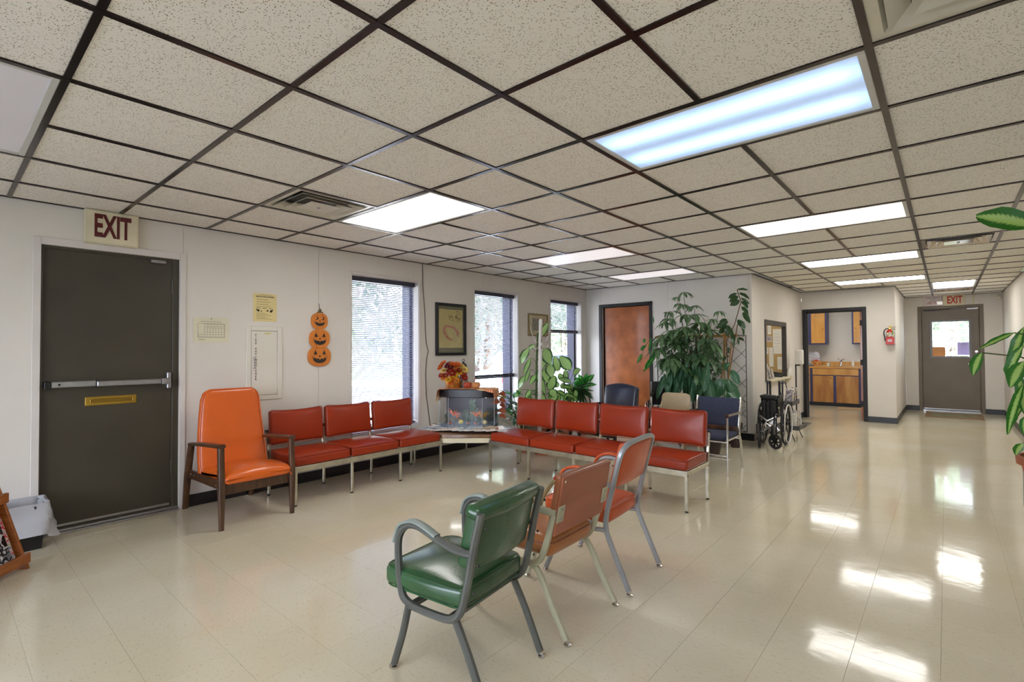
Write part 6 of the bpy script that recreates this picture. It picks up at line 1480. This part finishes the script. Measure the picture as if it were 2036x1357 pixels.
# ---- trellis on the back wall
def trellis(name, lb, x0, x1, z0, z1):
    t = thing(name, lb, 'trellis', (x0, YB-.004, z0), 0, 'black wire trellises on back wall', M=WB); W_, H_ = x1-x0, z1-z0; c = MB()
    for a, b_ in (((0, 0, .01), (0, H_, .01)), ((W_, 0, .01), (W_, H_, .01)), ((0, 0, .01), (W_, 0, .01)), ((0, H_, .01), (W_, H_, .01))): c.cyl(a, b_, .005, 6)
    c.build('frame', m_wire, t); c = MB(); s_ = .215
    k = -H_
    while k < W_:
        a0, a1 = max(0, k), min(W_, k+H_)
        if a1 > a0: c.cyl((a0, a0-k, .01), (a1, a1-k, .01), .003, 5); c.cyl((a0, H_-(a0-k), .006), (a1, H_-(a1-k), .006), .003, 5)
        k += s_
    c.build('diamond_wires', m_wire, t)
trellis('wire_trellis', 'black diamond wire trellis on wall at right of the big plants', -2.83, -2.165, .12, 1.50)
trellis('wire_trellis', 'black diamond wire trellis on wall beside the wooden door', -3.50, -2.86, .12, 1.50)
t = thing('plant_support_rail', 'horizontal wooden rail holding up the big schefflera', 'rail', (-3.50, YB-.10, 1.50)); MB().box(0, -.015, -.02, 1.24, .015, .02).build('rail', m_bamboo, t, bevel=.004)
for x in (.1, 1.14): MB().box(x-.01, .015, -.01, x+.01, .098, .01).build('bracket', m_bamboo, t)

# ---- schefflera: whorls of leaflets on long petioles
t = thing('schefflera', 'huge umbrella leaved schefflera against the back wall', 'potted plant', (-2.72, 7.12, 0)); pot(t, .20, .34, mat('dark_pot', (60, 46, 42), .6))
rd = random.Random(17); org = Vector((-2.72, 7.12, 0)); st_ = MB()
for dx, z1 in ((-.05, 1.3), (.06, 1.2), (.0, 1.5), (-.12, 1.1)): st_.tube([(dx*.4, 0, .3), (dx, .05, z1*.5), (dx*1.8, .08, z1)], .014, 6)
st_.build('stems', m_cane, t, smooth=True)
wh = [(-3.00, 7.0, 1.86, .8), (-2.95, 7.15, 1.98, .6), (-2.86, 7.1, 2.13, .8), (-2.92, 7.0, 2.06, .5), (-3.10, 7.1, 1.86, .6), (-2.84, 7.05, 1.95, .8), (-3.10, 7.0, 1.70, .8), (-2.98, 6.9, 1.75, .9), (-2.80, 7.0, 1.80, 1), (-2.66, 7.0, 1.80, 1.2), (-2.70, 7.1, 1.93, .8), (-2.58, 7.0, 1.68, 1.3), (-2.78, 6.9, 1.62, 1.2), (-2.95, 6.9, 1.58, 1.2),
      (-3.08, 6.95, 1.52, 1), (-2.48, 7.0, 1.58, 1.2), (-2.42, 7.0, 1.72, .7), (-2.36, 7.1, 1.83, .6), (-2.52, 6.9, 1.45, 1.2)]
for _ in range(24):
    a = rd.uniform(0, 2*PI); q = math.sqrt(rd.random()); wh.append((-2.72+.40*q*math.cos(a), 6.85+rd.uniform(-.10, .35), 1.27+.36*q*math.sin(a), rd.uniform(.9, 1.35)))
nl = 0; pet = MB()
for k, (x, y, z, s_) in enumerate(wh):
    c_ = Vector((x, y, z))-org; pet.tube([tuple(Vector((c_.x*.25, c_.y*.2+.05, max(.5, z-.45)))), tuple(c_*.7+Vector((0, .02, .3*z*.3))), tuple(c_)], .004, 5)
    n = 7 if s_ > .75 else 6; m_ = lm_var if (k % 5 == 3 and x > -2.75) else lm_sch
    tilt = rd.uniform(-.3, .3)
    for j in range(n):
        if nl >= 298: break
        a = 2*PI*j/n+rd.uniform(-.15, .15); me_ = unit_leaf(m_, rd.choice((1, 2, 5, 7)), 'oval', .33)
        inst('leaf', me_, t, Matrix.Translation(c_) @ Matrix.Rotation(tilt, 4, 'X') @ Matrix.Rotation(a, 4, 'Z') @ Matrix.Translation((0, .02, 0)) @ Matrix.Rotation(rd.uniform(-.75, -.15), 4, 'X') @ Matrix.Scale(.185*s_*rd.uniform(.85, 1.1), 4)); nl += 1
pet.build('petioles', m_stem, t, smooth=True)
# inner mass of smaller foliage that cannot be counted
fo = MB(); rd = random.Random(23)
for _ in range(520):
    a = rd.uniform(0, 2*PI); q = rd.random()**.5; x, z = .44*q*math.cos(a)-.02, 1.22+.44*q*math.sin(a); y = rd.uniform(-.28, .25); s_ = rd.uniform(.07, .14)
    aa = rd.uniform(0, 6.28); dn = rd.uniform(.3, 1.2); d_ = Vector((math.cos(aa)*math.cos(dn), math.sin(aa)*math.cos(dn), -math.sin(dn))); sd_ = d_.cross(Vector((rd.uniform(-1, 1), rd.uniform(-1, 1), 1))).normalized()
    b_ = Vector((x, y, z)); fo.add([tuple(b_), tuple(b_+d_*s_*.4+sd_*s_*.17), tuple(b_+d_*s_), tuple(b_+d_*s_*.4-sd_*s_*.17)], [(0, 1, 2, 3)])
fo.build('inner_foliage', mat('dark_foliage', (70, 104, 66), .45, var=.25, vs=6, trans=.15), t, kind='stuff')
# ---- large broad leaves below
t = thing('peace_lily', 'broad leaved dark green plant under the schefflera', 'potted plant', (-2.45, 6.95, 0)); pot(t, .17, .28, mat('dark_pot', (60, 46, 42), .6))
placed_leaves(t, None, BL, lm_spath, stemfrom=lambda e: (-2.45+(e[0]+2.45)*.3, 6.95, .40), wscale=1.2, k0=2)
rd = random.Random(31)
rl_ = [(-2.70+rd.uniform(-.36, .30), 6.80, 1.02+rd.uniform(-.12, .12), 0, .70+rd.uniform(-.1, .1), .07) for _ in range(34)]
placed_leaves(t, None, [(a, b_, c_, a+rd.uniform(-.10, .10), e_, w_) for a, b_, c_, _, e_, w_ in rl_], lm_spath, stemfrom=lambda e: (-2.5, 6.95, .5), k0=6)
# ---- rubber plant with stakes
t = thing('rubber_plant', 'tall oval leaved plant tied to stakes in wall corner', 'potted plant', (-2.30, 7.30, 0)); pot(t, .16, .28, mat('dark_pot', (60, 46, 42), .6))
placed_leaves(t, None, RB, lm_rub, stemfrom=None, wscale=1.1)
st_ = MB()
for e in RS[:4]: st_.cyl((e[0]+2.30, 0, e[2]), (e[3]+2.30, 0, e[4]), .006, 6)
st_.cyl((RS[2][3]+2.30, 0, RS[2][4]), (0, 0, .25), .007, 6); st_.build('stem', m_cane, t, smooth=True)
for e, r in ((RS[4], .012), (RS[5], .009), ((-2.36, 0, 1.50, -2.36, .3), .010)):
    dx = (e[3]-e[0])/(e[2]-e[4]+.01); MB().cyl((e[0]+2.30, -.02, e[2]+.05), (e[3]+2.30+dx*(e[4]-.25), -.02, .25), r, 8).build('stake', m_bamboo, t)
# ---- vines at the door edge
t = thing('climbing_vine', 'sparse vine dangling over the wooden door edge', 'potted plant', (-3.28, 7.05, 0)); pot(t, .12, .2)
placed_leaves(t, None, VN, lm_bright, shape='lance', wscale=1.1)
MB().tube(smooth_path([(.02, 0, .18), (.06, -.05, .9), (.03, -.1, 1.45), (-.05, -.12, 1.42), (-.12, -.14, 1.30), (-.16, -.15, 1.12)], 4), .004, 5).build('vine', m_stem, t, smooth=True)
# ---- little plants low on the right of the back wall
bush('small_fern', 'small feathery plant between tan chair and blue chair', (-2.22, 6.35, 0), .20, .36, .32, lm_green, 70, .08, .4, seed=12, potm=mat('dark_pot', (60, 46, 42), .6))
t = bush('trailing_houseplant', 'spindly plant with drooping stem by the blue chair', (-2.14, 7.0, 0), .12, .35, .34, lm_green, 30, .09, .3, seed=15, potr=.08, poth=.3, potm=mat('dark_pot', (60, 46, 42), .6))

# ---- foreground plant at the right edge
t = thing('dieffenbachia', 'dieffenbachia with long drooping leaves at the right edge', 'potted plant', (.425, 3.62, .56)); pot(t, .165, .20)
MB().tube([(0, 0, .16), (-.03, 0, .6), (-.02, -.03, 1.0), (-.05, -.02, 1.38)], .016, 8).build('stem', m_stem, t, smooth=True)
MB().tube([(.04, 0, .16), (.05, -.04, .45), (.02, -.1, .70)], .014, 8).build('stem', m_stem, t, smooth=True)
placed_leaves(t, None, [(.34, 3.55, 1.90, .15, 2.0, .105)]+FR[1:], lm_dief2, face=(-.4, -1, .35), stemfrom=lambda e: (.42, 3.60, max(.8, e[2]-.10)), wscale=.95, k0=1)
rd = random.Random(77)
placed_leaves(t, None, [(.45+rd.uniform(-.02, .10), 3.6+rd.uniform(-.05, .1), z, .45+rd.uniform(.05, .3), z+rd.uniform(-.2, .1), .07) for z in (.95, 1.05, 1.15, 1.25, 1.35, 1.5, 1.6, 1.75, 1.85)], lm_dief2, stemfrom=lambda e: (.42, 3.60, max(.8, e[2]-.1)), k0=2)
ps = thing('plant_stand', 'round wire plant stand holding the terracotta pots at right edge', 'plant stand', (.44, 3.58, 0)); MB().lathe([(.13, .54), (.13, .558)], n=24).build('top', m_wire, ps)
for k in range(4): a = PI/4+k*PI/2; MB().tube([(.12*math.cos(a), .12*math.sin(a), .54), (.10*math.cos(a), .10*math.sin(a), .25), (.13*math.cos(a), .13*math.sin(a), 0)], .008, 6).build('leg', m_wire, ps, smooth=True)
t = thing('terracotta_pot', 'speckled small terracotta pot in front of the large one at right edge', 'pot', (.36, 3.52, .559)); pot(t, .05, .09, mat('speckled_terracotta', (170, 116, 84), .8, var=.3, vs=80))
t = thing('metal_cabinet', 'low grey metal cabinet against the right wall behind the pots', 'cabinet', (.64, 5.45, 0)); MB().box(-.19, -.25, .02, .19, .25, .44).build('body', mat('grey_steel_cabinet', (134, 140, 138), .4, metal=.2, var=.03), t, bevel=.006)
MB().box(-.20, -.26, .44, .20, .26, .46).build('top', mat('pale_grey_top', (176, 178, 172), .4), t, bevel=.004); MB().box(-.196, -.23, .05, -.19, .23, .42).build('door', mat('grey_steel_cabinet', (134, 140, 138), .4), t, bevel=.003)

# ================================================================== outdoors
m_conc = mat('pale_concrete', (196, 190, 180), .9, var=.06, vs=1); m_grass = mat('lawn', (120, 146, 74), .95, var=.25, vs=3)
g = MB().box(-22, YR-.28, -.2, XL-.32, 34, -.10).build('ground', m_conc); g['kind'] = 'structure'
g = MB().box(XL-.32, YE+.5, -.2, 12, 34, -.10).build('ground', m_conc); g['kind'] = 'structure'
g = MB().box(-22, -40, -.19, 14, YR-.3, -.09).build('ground', mat('dark_bounce_ground', (96, 100, 110), .9, var=.1, vs=3)); g['kind'] = 'structure'  # unseen ground added and darkened to cut sun bounce into the rear window
g = MB().box(-60, -45, -.3, 40, 70, -.21).build('ground', m_grass); g['kind'] = 'structure'
def crown_mesh(seed, n=1700, r=2.2, hz=2.4):
    rd = random.Random(seed); b_ = MB(); cs = [(rd.uniform(-1, 1)*r*.6, rd.uniform(-1, 1)*r*.6, rd.uniform(-.8, .8)*hz*.6, rd.uniform(.5, .9)) for _ in range(12)]
    for _ in range(n):
        c_ = rd.choice(cs); d_ = Vector((rd.gauss(0, 1), rd.gauss(0, 1), rd.gauss(0, 1))).normalized(); p_ = Vector(c_[:3])+d_*c_[3]*r*.5*rd.uniform(.7, 1.05)
        s_ = rd.uniform(.07, .16); u = Vector((rd.uniform(-1, 1), rd.uniform(-1, 1), rd.uniform(-1, 1))).normalized(); v_ = u.cross(Vector((rd.uniform(-1, 1), rd.uniform(-1, 1), 1))).normalized()
        b_.add([tuple(p_-u*s_), tuple(p_+v_*s_*.5), tuple(p_+u*s_), tuple(p_-v_*s_*.5)], [(0, 1, 2, 3)])
    return b_.build('tmp', mat('sunlit_foliage', (168, 180, 156), .7, var=.3, vs=.6, trans=.4))
crowns = []
for s_ in range(2): o_ = crown_mesh(s_+40); crowns.append(o_.data); o_.data.name = 'foliage'; bpy.data.objects.remove(o_)
def tree(x, y, s_, k, lb):
    t = thing('tree', lb, 'tree', (x, y, -.1), k*70, 'trees outside the windows')
    f_ = inst('foliage', crowns[k % 2], t, Matrix.Translation((0, 0, 2.5*s_)) @ Matrix.Scale(s_, 4)); f_['kind'] = 'stuff'
    MB().sweep([(0, 0, 0), (.1, 0, 1.2*s_), (0, 0, 2.6*s_)], [(.12*math.cos(a), .12*math.sin(a)) for a in [2*PI*i/8 for i in range(8)]], radii=[1.3, 1, .5]).build('trunk', m_cane, t, smooth=True)
for k, (x, y, s_) in enumerate(((-12.5, 6.5, 1.15), (-12, 10.2, 1.1), (-13, 13.6, 1.2), (-12, 17.5, 1.1), (-13.5, 21, 1.3), (-15, 8.5, 1.5), (-16, 16, 1.6))): tree(x, y, s_, k, ['leafy tree outside filling the nearest window', 'leafy tree outside seen in right half of the nearest window', 'leafy tree outside the middle window', 'leafy tree outside the farthest window', 'farthest tree outside, glimpsed at edge of the farthest window', 'taller tree behind the one outside nearest window', 'tall tree behind the one outside the farthest window'][k])
for k, (x, y, s_) in enumerate(((-1.6, 19.0, 1.0), (.15, 17.6, .72), (2.6, 19.4, 1.05), (-.2, 21.5, 1.3), (-4, 20.5, 1.2))): tree(x, y, s_, k+1, ['leafy tree at left through the exit door glass', 'leafy tree in the middle of exit door glass', 'leafy tree right of the exit door glass', 'taller tree behind the others beyond exit door', 'leafy tree outside far left of the exit door'][k])
# parked car
t = thing('parked_car', 'pale parked car seen low through the windows', 'car', (-9.0, 11.6, -.1), 90)
m_car = mat('pale_car_paint', (206, 212, 220), .25, coat=.6, var=.01)
pr = [(-2.1, .35), (-2.15, .62), (-2.0, .80), (-1.35, .88), (-.75, 1.30), (.55, 1.34), (1.25, .95), (2.05, .84), (2.15, .55), (2.1, .30)]
MB().prism(pr, -.82, .82, 'XZ').build('body', m_car, t, bevel=.06, seg=2)
MB().prism([(-1.22, .90), (-.70, 1.25), (.50, 1.28), (1.08, .95)], -.83, .83, 'XZ').build('side_glass', mat('dark_car_glass', (60, 70, 80), .1), t)
for x in (-1.35, 1.35):
    for y in (-.74, .74): w_ = MB().lathe([(.20, -.10), (.32, -.10), (.33, -.08), (.33, .08), (.32, .10), (.20, .10)], (0, 0, 0), 24, 'Y').build('wheel', m_rubber, t, smooth=True); w_.location = (x, y, .33); MB().lathe([(.001, -.06), (.20, -.08), (.20, .08), (.001, .06)], n=16, axis='Y').build('hubcap', m_alu, w_)
for y in (-.6, .6): MB().box(-2.17, y-.12, .58, -2.10, y+.12, .72).build('tail_light', mat('tail_light_red', (190, 40, 40), .3), t, bevel=.01)
